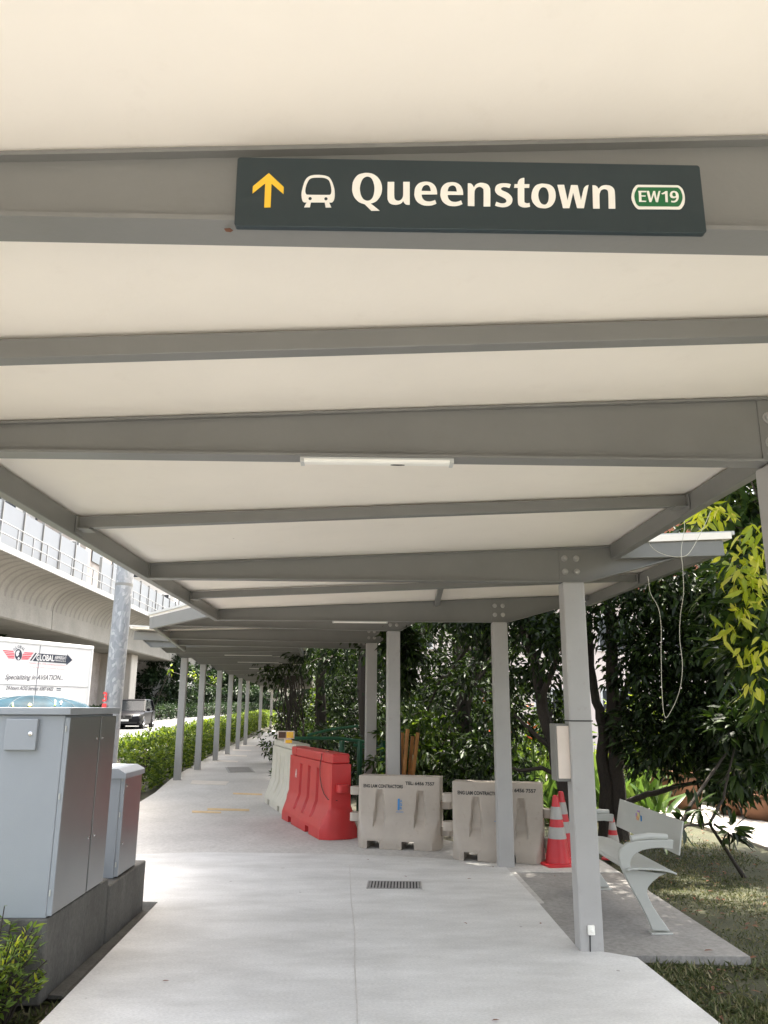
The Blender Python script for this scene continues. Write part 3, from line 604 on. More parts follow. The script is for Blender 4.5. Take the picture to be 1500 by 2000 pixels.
# specks on the rafters
rs = thing('rust_patch', 'small rust brown flake under the rafter just left of the long station sign', 'rust flake', at(445, 472, 1.405))
_b = MB(); _b.prism([(-.008, -.004), (.004, -.006), (.009, .001), (.003, .007), (-.006, .005)], 2.5185-at(445, 472, 1.405).z, 2.5195-at(445, 472, 1.405).z, 'z'); _b.build('flake', M['leaf_dry'], rs)

# ------------------------------------------------------------------ utility cabinets on plinth
pt = thing('concrete_plinth', 'stained dark concrete plinth under the two grey cabinets beside the path', 'plinth', (-2.4, 5.1, -.06))
b = MB(); b.box(-.60, .58, -.02, 1.12, 0, .455); b.build('near_block', M['plinth'], pt, bevel=.012)
b = MB(); b.box(-.45, .59, 1.125, 2.10, 0, .405); b.build('far_block', M['plinth'], pt, bevel=.012)
b = MB(); b.prism([(.583, 0), (.69, 0), (.66, .018), (.583, .022)], .1, 2.09, 'y'); b.build('footing', M['plinth'], pt)
def cabinet(name, label, x0, x1, y0, y1, z0, z1, seam, slope, plate):
    t = thing(name, label, 'cabinet', ((x0+x1)/2, y0, z0)); W = x1-x0; D = y1-y0; H = z1-z0; h = W/2
    b = MB(); b.box(-h, h-.012, 0, D, 0, H-.045); b.build('body', M['cab'], t, bevel=.006)
    # side doors face the path
    n = [0, seam*D, D] if seam else [0, D]
    ds = []
    for i in range(len(n)-1):
        b = MB(); b.box(h-.0115, h+.014, n[i]+.022, n[i+1]-.002-(0 if i else 0), .012, H-.058); d = b.build('side_door', M['cab_metal'], t, bevel=.003); ds.append(d)
    for i, d in enumerate(ds):
        yy = (n[1]-.05 if i == 0 and seam else n[i]+.07)
        for zz in (.30*H, .83*H):
            m = MB(); m.lathe([(.011, 0), (.011, .004), (.006, .006)], (h+.014, yy, zz), 10, 'x'); m.build('latch', M['lock'], d, smooth=True)
    b = MB(); b.box(h-.0115, h+.018, .004, .020, .012, H-.058)
    e = b.build('corner_strip', M['cab'], t, bevel=.003)
    for zz in (.10*H, .55*H, .88*H):
        m = MB(); m.box(h-.006, h+.004, -.004, .003, zz, zz+.035); m.build('hinge', M['bench'], t, bevel=.002)
    b = MB()
    if slope: b.prism([(-h-.02, H-.075), (h+.03, H-.075), (h+.03, H-.035), (h-.035, H), (-h-.02, H)], -.025, D+.02, 'y')
    else: b.box(-h-.02, h+.028, -.03, D+.02, H-.043, H)
    b.build('cap', M['cab'], t, bevel=.004)
    if plate:
        (a, c) = plate; b = MB(); b.box(a.x-(x0+x1)/2, c.x-(x0+x1)/2, -.032, -.001, a.z-z0, c.z-z0); p = b.build('cover_plate', M['cab'], t, bevel=.005)
        m = MB(); m.lathe([(.013, 0), (.013, -.006), (.009, -.008)], (at(60, 1433, y0-.03).x-(x0+x1)/2, -.032, at(60, 1433, y0-.03).z-z0), 14, 'y'); lk = m.build('lock', M['lock'], p, smooth=True)
    return t
cabinet('utility_cabinet', 'tall grey metal utility cabinet with small cover plate and lock, nearer and taller of two', -2.255, -1.825, 5.09, 6.05, .395, 1.585, .63, False, (at(8, 1465, 5.08), at(77, 1404, 5.08)))
cabinet('utility_cabinet', 'low grey utility cabinet with sloping edged cap and reddish sheen, farther from the viewer', -2.30, -1.845, 6.45, 6.95, .345, 1.13, 0, True, None)

# ------------------------------------------------------------------ galvanised lamp pole
pp = at(217, 1380, 9.4)
t = thing('lamp_pole', 'mottled galvanised steel lamp pole standing beyond the tall grey cabinet', 'lamp pole', (pp.x, 9.4, -.06))
b = MB(); b.tube([(0, 0, 0), (.03, 0, 3.05)], [.106, .100], 20); b.build('lower_shaft', M['pole'], t, smooth=True)
b = MB(); b.tube([(.03, 0, 3.05), (.09, 0, 8.5)], [.100, .06], 20); b.tube([(.09, 0, 8.5), (-.3, 0, 8.9), (-2.2, 0, 9.2)], [.05, .045, .04], 10); b.build('upper_shaft', M['pole'], t, smooth=True)
b = MB(); b.tube([(.0297, 0, 3.03), (.0303, 0, 3.062)], .103, 20); b.build('joint_ring', M['steel'], t, smooth=True)
b = MB(); b.prism([(-3.0, -.12), (-2.2, -.12), (-2.2, .12), (-3.0, .12)], 9.15, 9.27, 'z'); b.build('lamp_head', M['steel'], t, bevel=.02)
b = MB(); b.lathe([(.2, 0), (.2, .03), (.12, .04)], (0, 0, 0), 16); b.build('base_plate', M['pole'], t)
for s, zz in (('3', 1.70), ('1', 1.57)):
    a = R_(240); cx, cy = .112*math.cos(a), .112*math.sin(a)
    nx, ny = math.cos(a), math.sin(a)
    Mx = Matrix(((-ny, 0, nx, cx-.0+.010), (nx, 0, ny, cy), (0, 1, 0, zz), (0, 0, 0, 1)))
    text_fit('number', s, (-.035, .035, 0, .11), Mx, M['red_text'], t, bold=.03, depth=.004)

# ------------------------------------------------------------------ plastic barriers
def barrier(name, label, loc, rz, L, H, mat, hb, ht, zk, flutes, notches, group, rail=None, lugs=(), fdep=.03, fz=(.25, .85), fw=.05, tap=.12, chamfer=.13, zb=.11, wid=.0):
    """water filled barrier: plan length L along x, half depths hb (foot) and ht (top); kink at zk; flutes = recess centres; notches = fork openings"""
    t = thing(name, label, 'barrier', loc, rz, group)
    zt = H-(rail or 0)
    X = set([-L/2, -L/2+.03, -L/2+chamfer, L/2-chamfer, L/2-.03, L/2])
    for c in flutes: X |= {c-fw-.012, c-fw, c, c+fw, c+fw+.012, c-fw*.5, c+fw*.5, c-fw-wid, c+fw+wid}
    for a, c in notches: X |= {a, a+.002, c, c-.002}
    for k in range(25): X.add(-L/2+L*k/24)
    X = sorted(X); X = [x for i, x in enumerate(X) if i == 0 or x-X[i-1] > 1e-4]
    Z = [0, zb*.5, zb, zb+.02]+[zb+.02+(zk-zb-.02)*k/4 for k in range(1, 5)]+[zk+(zt-zk)*k/12 for k in range(1, 13)]
    def half(x, z):
        e = min(1, max(0, (L/2-abs(x))/chamfer)); k = hb-.01 if z <= zb else hb
        if z <= zb: w = hb
        elif z <= zk: w = hb+(ht*1.12-hb)*(z-zb)/(zk-zb) if z > zb+.019 else hb-.015
        else: w = ht*1.12+(ht-ht*1.12)*(z-zk)/(zt-zk)
        lim = ht*1.0+(1.0)*max(0, L/2-abs(x))*1.6
        w = min(w, lim)
        if fz[0] < z < fz[1]:
            sl = wid*(1-(z-fz[0])/(fz[1]-fz[0]))
            for c in flutes:
                dx = abs(x-c)-sl
                if dx < fw: 
                    dep = fdep*min(1, (fw-dx)/.014+.0)
                    w -= dep*min(1, max(0, (fz[1]-z)/.03))
        return w
    nt_ = lambda x: any(a+.001 < x < c-.001 for a, c in notches)
    zz = lambda x, z: (zb*.78+ (z/zb)*zb*.22 if nt_(x) and z < zb else z)
    vs = []; fs = []; n = len(Z); NV = 2*n
    for x in X:
        ring = [(x, -half(x, z), zz(x, z)) for z in Z]+[(x, half(x, z), zz(x, z)) for z in reversed(Z)]
        vs += ring
    for i in range(len(X)-1):
        for j in range(NV): fs.append((i*NV+j, i*NV+(j+1) % NV, (i+1)*NV+(j+1) % NV, (i+1)*NV+j))
    fs += [tuple(range(NV-1, -1, -1)), tuple(range((len(X)-1)*NV, len(X)*NV))]
    b = MB(); b.add(vs, fs); body = b.build('body', mat, t, smooth=True)
    if rail:
        r0, cuts = zt+.0005, [-L/2+.03, -L/2+.30, -L/2+.32, L/2-.45, L/2-.43, L/2-.02]
        for a, c in ((0, 1), (2, 3), (4, 5)):
            b = MB(); b.box(cuts[a], cuts[c], -ht*.93, ht*.93, r0, H); b.build('top_block', mat, t, bevel=.02)
    for sgn, zl, off in lugs:
        b = MB(); x0 = sgn*(L/2-.02); x1 = sgn*(L/2+.13); b.prism(rrect(min(x0, x1), max(x0, x1), -.075, .075, .05), zl, zl+.095, 'z'); b.build('lug', mat, t, bevel=.008)
    return t, half
ra = R_(180-72)
red, rh = barrier('plastic_barrier', 'bright red plastic road barrier with fluted side, between white and beige barriers', (-.63, 11.57, 0), R_(-71.0), 2.18, 1.02, M['red'], .25, .125, .40, (-.42, .02, .46), ((-.62, -.44), (.32, .50)), 'plastic barriers beside the path', rail=.125, lugs=((1, .56, 0),), fdep=.095, fz=(.20, .80), fw=.065, chamfer=.14)
wh, _h = barrier('plastic_barrier', 'off-white fluted plastic barrier carrying the amber warning lamp, farthest of the barriers', (-1.20, 13.68, 0), R_(-74), 2.0, 1.04, M['white_plastic'], .25, .125, .40, (-.55, -.2, .15, .5), ((-.62, -.44), (.32, .50)), 'plastic barriers beside the path', rail=.10, fdep=.04, fz=(.22, .82), fw=.06, chamfer=.14)
def beige(label, loc, rz, marks):
    t, hf = barrier('plastic_barrier', label, loc, rz, .98, .80, M['beige'], .225, .125, .34, (-.23, .26), ((-.36, -.21), (.05, .20)), 'plastic barriers beside the path', lugs=((-1, .57, 0), (-1, .27, 0), (1, .44, 0), (1, .14, 0)), fdep=.05, fz=(.27, .63), fw=.040, wid=.035, chamfer=.2)
    tilt = .014/.46; y = hf(0, .72)+.0025
    Mx = Matrix(((1, 0, 0, 0), (0, math.sin(tilt), -1, -hf(0, .5)-.0016+.5*math.tan(tilt)*0), (0, 1, 0, 0), (0, 0, 0, 1)))
    def MM(z): 
        return Matrix(((1, 0, 0, 0), (0, .0304, -1, -hf(0, z)-.0025), (0, 1, 0, z), (0, 0, 0, 1)))
    text_fit('stencil', 'ENG LAM CONTRACTORS', (-.43, .05, 0, .040), MM(.665), M['stencil'], t, bold=.03)
    text_fit('stencil', marks, (.08, .43, 0, .040), MM(.705), M['stencil'], t, bold=.03)
    poly_plane([[(-.012, 0), (.012, 0), (.014, .13), (-.010, .13)], [(-.03, -.022), (.06, -.020), (.06, -.014), (-.03, -.016)]], MM(.42), .0015).build('blue_mark', M['blue_mark'], t)
    for k in range(3): text_fit('blue_writing', 'RSA'[k], (.016, .045, 0, .03), MM(.43+.04*k), M['blue_mark'], t, bold=.02)
    return t
beige('beige plastic barrier stencilled with a full telephone line, next to the red barrier', (.455, 10.06, 0), R_(-14), 'TEL: 6456 7557')
beige('beige plastic barrier partly hidden by a post, next to the traffic cones', (1.50, 9.30, 0), R_(-15), 'TEL: 6456 7557')
# warning lamp
lp = at(558, 1433, 12.75)
t = thing('warning_lamp', 'small box lamp with a lit amber half on top of the white barrier', 'warning lamp', (lp.x, lp.y, 1.045), R_(8))
b = MB(); b.box(-.125, .135, -.03, .03, .072, .19); b.box(-.02, .09, -.025, .025, .0, .071); b.build('housing', M['peach'], t, bevel=.01)
b = MB(); b.box(.01, .118, -.036, -.031, .086, .176); b.build('amber_lens', M['amber'], t, bevel=.003)
b = MB(); b.box(-.11, .002, -.036, -.031, .086, .176); b.build('dark_lens', M['brown_lens'], t, bevel=.003)
b = MB(); b.prism(ell(.05, -.031, .05, .008, 12), .012, .06, 'z'); b.build('lower_lens', M['amber'], t)
# cable hanging on the red barrier
rm = Matrix.Translation((-.63, 11.57, 0))@Matrix.Rotation(R_(-71), 4, 'Z')
b = MB(); b.tube([rm@Vector(p) for p in ((.60, -.02, 1.03), (.60, -.12, 1.0), (.60, -.143, .85), (.63, -.148, .72), (.72, -.152, .60), (.86, -.156, .52), (1.02, -.15, .47), (1.10, -.05, .46))], .005, 6)
tag(b.build('cable', M['rubber'], None, smooth=True), 'thin black cable drooping down the side of the red barrier', 'cable')
_b = MB(); _b.T = None
rt = bpy.data.objects['plastic_barrier']
def RMx(x, z): return Matrix(((1, 0, 0, x), (0, .034, -1, -rh(x, z)-.003), (0, 1, 0, z), (0, 0, 0, 1)))
text_fit('chalk_mark', 'A', (0, .085, 0, .12), RMx(-.72, .60), M['white_mark'], rt, bold=.03)
poly_plane([rrect(-.02, .26, 0, .045, .01)], RMx(-.10, .80), .001).build('scuffed_label', M['stencil'], rt) if 0 else None

# ------------------------------------------------------------------ traffic cones
def cone(label, x, y, H, rz, first=None):
    if first: t = copy_tree(first); t.location = (x, y, -.01); t.rotation_euler.z = rz; t['label'] = label; t.scale = (H/.76,)*3; return t
    t = thing('traffic_cone', label, 'traffic cone', (x, y, -.01), rz, 'red and white traffic cones by the bench')
    H = .76; r = lambda z: .145-(.145-.03)*(z-.035)/(H-.035)
    b = MB(); b.prism(rrect(-.20, .20, -.20, .20, .04, 4), 0, .032, 'z'); b.build('base', M['cone_red'], t, bevel=.006)
    bands = [(.033, .29, 'cone_red', 'lower_sleeve'), (.29, .415, 'cone_white', 'reflective_band'), (.415, .50, 'cone_red', 'middle_sleeve'), (.50, .635, 'cone_white', 'reflective_band'), (.635, .76, 'cone_red', 'tip')]
    for a, c, m, nm in bands:
        k = .003 if 'white' in m else 0
        pr = [(r(a)+k, a), (r(c)+k, c-.0005)]
        if nm == 'tip': pr = [(r(a), a), (r(.755), .752), (r(.76)-.012, .76), (.012, .735)]
        b = MB(); b.lathe(pr, seg=28); b.build(nm, M[m], t, smooth=True)
    return t
c1 = cone('red and white traffic cone in full view beside the beige barrier', 2.075, 9.0, .76, .2); c1.scale = (.92,)*3
cone('red and white traffic cone half hidden behind the white bench side post', 2.235, 9.42, .70, .6, c1)
cone('red and white traffic cone seen behind the bench seat and backrest', 2.78, 9.35, .46, 1.1, c1)

# ------------------------------------------------------------------ bench
BY = 6.36; LB = 1.52
def z6(x, y): p = at(1080+x/3.571, 1480+y/3.571, BY); return (p.x-2.2, p.z)
t = thing('bench', 'pale grey metal bench with curved side legs and armrests on the concrete pad', 'bench', (2.2, BY, -.01))
sup = [(818, 1210), (697, 1206), (655, 1105), (600, 1000), (545, 902), (503, 820), (478, 765), (464, 705), (465, 660), (482, 628), (520, 597), (575, 583), (660, 575), (760, 572), (842, 574), (838, 641), (760, 629), (690, 633), (625, 646), (580, 668), (552, 700), (540, 735), (540, 770), (600, 785), (700, 800), (800, 806), (745, 828), (695, 868), (665, 905), (656, 940), (672, 985), (700, 1040), (757, 1125)]
sp = [z6(*p) for p in sup]
sp = [(x, z+.01) for x, z in sp]
def side(y0, nm):
    b = MB(); b.prism(sp, y0, y0+.045, 'y'); o = b.build('side_leg', M['bench'], t, bevel=.006)
    a, c = z6(548, 573), z6(803, 560); b = MB(); b.tube([(a[0], y0+.0225, a[1]+.014), ((a[0]+c[0])/2, y0+.0225, (a[1]+c[1])/2+.026), (c[0], y0+.0225, c[1]+.012)], .026, 10); b.build('armrest', M['bench'], t, smooth=True, bevel=.004)
    b = MB(); f = z6(757, 1210); b.box(f[0]-.08, f[0]+.08, y0-.02, y0+.065, .0, .012); b.build('foot_plate', M['bench'], t, bevel=.003)
side(0, 'n'); side(LB-.045, 'f')
def plate(poly, y0, y1, nm):
    ps = [z6(*p) for p in poly]; n = len(ps); th = .014
    off = []
    for i in range(n):
        a, c = ps[max(i-1, 0)], ps[min(i+1, n-1)]; dx, dz = c[0]-a[0], c[1]-a[1]; l = math.hypot(dx, dz); off.append((ps[i][0]+dz/l*th, ps[i][1]-dx/l*th+.01))
    pl = [(x, z+.01) for x, z in ps]+off[::-1]
    b = MB(); b.prism(pl, y0, y1, 'y'); return b.build(nm, M['bench'], t, bevel=.004)
plate([(506, 775), (530, 764), (600, 762), (680, 764), (760, 772), (830, 788), (852, 800)], -.045, LB+.0, 'seat')
bk = plate([(868, 678), (872, 640), (880, 560), (888, 500), (896, 440)], -.02, LB-.02, 'backrest')
bf = [z6(874, 600), z6(891, 480)]
for k, (fy, fz, ww, hh, mt) in enumerate(((.60, .70, .04, .05, 'sticker_purple'), (.59, .60, .05, .06, 'sticker_yellow'), (.63, .60, .03, .045, 'sticker_purple'), (.60, .52, .05, .045, 'hi_orange'), (.55, .53, .02, .06, 'blue_mark'))):
    x = z6(868+28*(fz-.0), 678-238*fz)[0]-.003; z = z6(868, 678-238*fz)[1]+.01
    b = MB(); b.box(x-.0025, x+.004, LB*fy, LB*fy+ww, z, z+hh*.75); b.build('sticker', M[mt], bk)

# ------------------------------------------------------------------ small things on the posts and ground
q = at(1101, 1470, 5.92)
t = thing('junction_box', 'pale peach meter box cover strapped to the left side of the bench side post', 'box', (q.x, 5.95, q.z))
b = MB(); b.box(-.05, .085, .0, .17, -.20, .20); b.build('case', M['steel'], t, bevel=.006)
b = MB(); b.box(-.038, .07, -.012, -.0005, -.18, .185); b.build('cover', M['peach'], t, bevel=.004)
b = MB(); zs = at(1130, 1408, 5.9).z; b.box(1.483, 1.657, 5.900, 6.060, zs-.004, zs+.004)
tag(b.build('strap', M['rubber'], None), 'thin black strap tied round the post beside the bench', 'strap')
q = at(1154, 1816, 5.9)
t = thing('socket_box', 'small white cable box low on the foot of the bench side post', 'socket box', (q.x, 5.904, q.z))
b = MB(); b.box(-.023, .023, -.026, -.0, -.03, .03); b.build('case', M['tube'], t, bevel=.005)
b = MB(); b.lathe([(.012, -.027), (.012, -.034), (.007, -.036)], (0, 0, 0), 12, 'y'); b.build('knob', M['tube'], t)
b = MB(); b.tube([(-.008, -.006, -.03), (-.012, -.006, -.15)], .004, 6); b.build('lead', M['rubber'], t)
t = thing('drain_grate', 'rectangular steel drain grating set into the pale pavement', 'drain grate', (gnd(770, 1729).x, gnd(770, 1729).y, 0), R_(-3))
b = MB(); b.box(-.235, .235, -.145, .145, .0005, .003); b.build('pit', M['black'], t)
b = MB(); b.box(-.25, .25, -.16, -.145, 0.0006, .007); b.box(-.25, .25, .145, .16, .0006, .007); b.box(-.25, -.235, -.145, .145, .0006, .007); b.box(.235, .25, -.145, .145, .0006, .007); b.build('frame', M['grate'], t)
b = MB()
for k in range(16): x = -.222+.444*k/15; b.box(x-.009, x+.009, -.1445, .1445, .0031, .008)
b.build('bars', M['grate'], t)
q = gnd(468, 1503)
t = thing('manhole_cover', 'rectangular framed inspection cover let into the old path', 'manhole cover', (q.x, q.y, -.004), R_(12))
b = MB(); b.box(-.33, .33, -.9, .9, .0005, .005); b.build('frame', M['grate'], t)
b = MB(); b.box(-.28, .28, -.82, .82, .0052, .009); b.build('lid', M['pad'], t)
lv = [(912, 1717, 'on the pale pavement right of the drain grating'), (912, 1805, 'in the middle of the pale pavement'), (1058, 1803, 'near the foot of the bench side post'), (316, 1917, 'alone on the pale pavement right of the low bush'), (720, 1680, 'in front of the beige barrier with the telephone line'), (965, 1693, 'at the foot of the post before the beige barrier'), (960, 2000-6, 'at the bottom edge of the pavement'), (794, 1713, 'just beyond the drain grating'), (1085, 1711, 'on the dark pad behind the bench side post'), (1375, 1858, 'on the front edge of the bench pad')]
for i, (px, py, lab) in enumerate(lv):
    g = gnd(px, py, .004); d = np.array([[math.cos(i*2.1), math.sin(i*2.1), .1]])
    s = .07 if i == 9 else .045
    me = leaf_mesh('fallen_leaf', np.zeros((1, 3)), d, np.array([[.15, 0, 1.]]), s, s*.45, M['leaf_dry'], .05, True)
    o = link('fallen_leaf', me, None, 0, (g.x, g.y, .006)); tag(o, 'dry brown leaf lying '+lab, 'leaf', 'fallen leaves')
# hanging wires by the right edge of the shelter
def wire(lab, pts, Y):
    b = MB(); P = [at(x, y, Y) for x, y in pts]; S = []
    for i in range(len(P)-1):
        p0, p1, p2, p3 = P[max(i-1, 0)], P[i], P[i+1], P[min(i+2, len(P)-1)]
        for k in range(5):
            u = k/5; S.append(.5*((2*p1)+(p2-p0)*u+(2*p0-5*p1+4*p2-p3)*u*u+(3*p1-p0-3*p2+p3)*u**3))
    S.append(P[-1]); S = [s+Vector((0, .03*math.sin(i*.3), 0)) for i, s in enumerate(S)]
    b.tube(S, .0022, 5); tag(b.build('hanging_wire', M['wire'], None, smooth=True), lab, 'wire', 'wires hanging at the shelter edge')
wire('long pale wire hanging in a deep narrow loop to head height before the dark trees', [(1335, 1005), (1340, 1030), (1331, 1075), (1330, 1110), (1334, 1160), (1332, 1200), (1329, 1250), (1330, 1300), (1325, 1350), (1315, 1385), (1303, 1402), (1293, 1385), (1290, 1340), (1293, 1280), (1294, 1230), (1285, 1190), (1268, 1160), (1266, 1125)], 5.6)
wire('short pale wire sagging in a shallow arc beneath the end of the wide roof', [(1266, 1040), (1272, 1062), (1290, 1080), (1315, 1089), (1340, 1085), (1360, 1062), (1375, 1030), (1385, 1000)], 5.55)
# green railing and orange poles behind the barriers
def Yp(px, py, Y): return at(px, py, Y)
t = thing('green_railing', 'dark green tube railing lying behind the red barrier', 'railing', Yp(600, 1500, 13.5))
o0 = Vector(t.location)
for nm, pts, r in (('top_rail', ((575, 1442), (660, 1442), (720, 1450), (760, 1452)), .028), ('mid_rail', ((600, 1436), (650, 1424), (700, 1418)), .022), ('lower_rail', ((690, 1455), (720, 1460), (765, 1466)), .028)):
    b = MB(); b.tube([Yp(x, y, 13.2)-o0 for x, y in pts], r, 8); b.build(nm, M['green_rail'], t, smooth=True)
for x in (703, 668, 748):
    b = MB(); a = Yp(x, 1447, 13.2); b.tube([a-o0, Vector((a.x, a.y, -.09))-o0], .045, 8); b.build('rail_post', M['green_rail'], t, smooth=True)
pole_labels = ['leftmost', 'second from left', 'third from left', 'fourth from left', 'rightmost']
for k in range(5):
    a = Yp(768+k*6, 1520, 11.2); c = Yp(776+k*10, 1438-(k % 3)*7, 11.2+.1*(k % 2)); a.z = -.09
    b = MB(); b.tube([Vector((0, 0, 0)), (c-a)*.5+Vector((.01*(k % 2), 0, 0)), c-a], .026, 8)
    o = b.build('orange_pole', M['bamboo'], None, smooth=True, loc=a); tag(o, 'orange pole bundled behind the beige barriers, '+pole_labels[k]+' of five', 'pole', 'bundle of orange poles')

# ------------------------------------------------------------------ viaduct
VA = R_(1.0); V0 = Vector((-17, 37, 0)); VM = Matrix.Translation(V0)@Matrix.Rotation(VA, 4, 'Z')
vd = thing('viaduct', 'long concrete railway viaduct with curved soffit, railing and pale noise barrier above the road', 'viaduct', V0, VA)
Y0, Y1 = -20, 130
prof = [(-5.2, 5.55), (-.02, 5.55), (.05, 5.62), (.0, 6.55)]+[(0.0+1.62*(1-math.cos(R_(a))), 6.6+1.28*math.sin(R_(a))) for a in range(8, 91, 8)]+[(1.66, 7.90), (1.66, 8.12), (1.50, 8.14), (-6.8, 8.14), (-6.8, 7.9), (-5.4, 6.6)]
yj = -22
while yj < Y1:                                     # precast segments with open joints
    b = MB(); b.prism(prof, yj, yj+14.42, 'y'); o = b.build('girder', M['viaduct'], vd, smooth=True); yj += 14.5
b = MB(); b.prism([(1.665, 7.88), (1.74, 7.88), (1.74, 8.16), (1.665, 8.16)], Y0, Y1, 'y'); b.build('ledge', M['viaduct_ledge'], vd)
b = MB()
for zz in (8.62, 9.10): b.tube([(1.66, Y0, zz), (1.66, Y1, zz)], .03, 6)
b.build('rail', M['railing'], vd, smooth=True)
for i in range(int((Y1-Y0)/1.75)):
    y = Y0+1.75*i; b = MB(); b.box(1.63, 1.69, y-.035, y+.035, 8.13, 9.12); b.build('baluster', M['railing'], vd)
yy = -19.2
while yy < 100:
    if not (9.0 < yy < 12.0):
        b = MB(); b.box(.72, .80, yy+.04, yy+2.36, 8.145, 10.42)
        for zz in (8.9, 9.65): b.box(.715, .72, yy+.04, yy+2.36, zz, zz+.025)
        b.build('noise_panel', M['noise'], vd)
        b = MB(); b.box(.70, .86, yy-.035, yy+.035, 8.145, 10.55); b.build('panel_post', M['steel'], vd)
    yy += 2.4
for i, y in enumerate((-1.5, 27.5, 56.5, 85.5, 114)):
    b = MB(); b.box(-3.6, -.75+.0, y-.9, y+.9, -1, 5.549); b.build('pier', M['pier'], vd, bevel=.08)

# ------------------------------------------------------------------ towers behind the viaduct
def tower(name, label, x, y, w, d, h, mat, nx, nz, z0=0, wz=1.6, rot=0., band=None, stone=False):
    t = thing(name, label, 'building', (x, y, 0), rot)
    b = MB(); b.box(-w/2, w/2, 0, d, -1, h); b.build('wall', mat, t)
    b = MB(); b.box(-w/2-.3, w/2+.3, -.3, d+.3, h, h+.8); b.build('roof', M['tower_b'], t)
    st = h/nz
    for j in range(nz):
        zc = (j+.5)*st
        if zc < 9: continue
        for i in range(nx):
            xc = -w/2+(i+.5)*w/nx; ww = w/nx*.62
            f = MB(); f.box(xc-ww/2-.08, xc+ww/2+.08, -.08, -.003, zc-wz/2-.08, zc+wz/2+.08); fr = f.build('window', M['house_trim'], t)
            g = MB(); g.box(xc-ww/2, xc-.05, -.10, -.081, zc-wz/2, zc+wz/2); g.box(xc+.05, xc+ww/2, -.10, -.081, zc-wz/2, zc+wz/2); g.build('pane', M['glass'], fr)
            if xc > w/2-w/nx:
                for q in range(2):
                    yc = d*(q+.5)/2; g = MB(); g.box(w/2+.003, w/2+.09, yc-1.2, yc+1.2, zc-wz/2, zc+wz/2); g.build('side_window', M['glass'], t)
    return t
tower('office_tower', 'grey office block with wide dark windows above the viaduct at the far left', -31.0, 50, 13, 12, 36, M['tower_a'], 4, 10, wz=2.6)
tower('stone_tower', 'mottled stone clad block between the grey office block and the pale tower', -23.4, 58, 5.5, 10, 40, M['tower_stone'], 2, 11, wz=1.2)
tower('pale_tower', 'pale apartment tower showing above the noise barrier near the lamp pole', -22.0, 75, 8, 12, 44, M['tower_b'], 3, 14, wz=1.5)

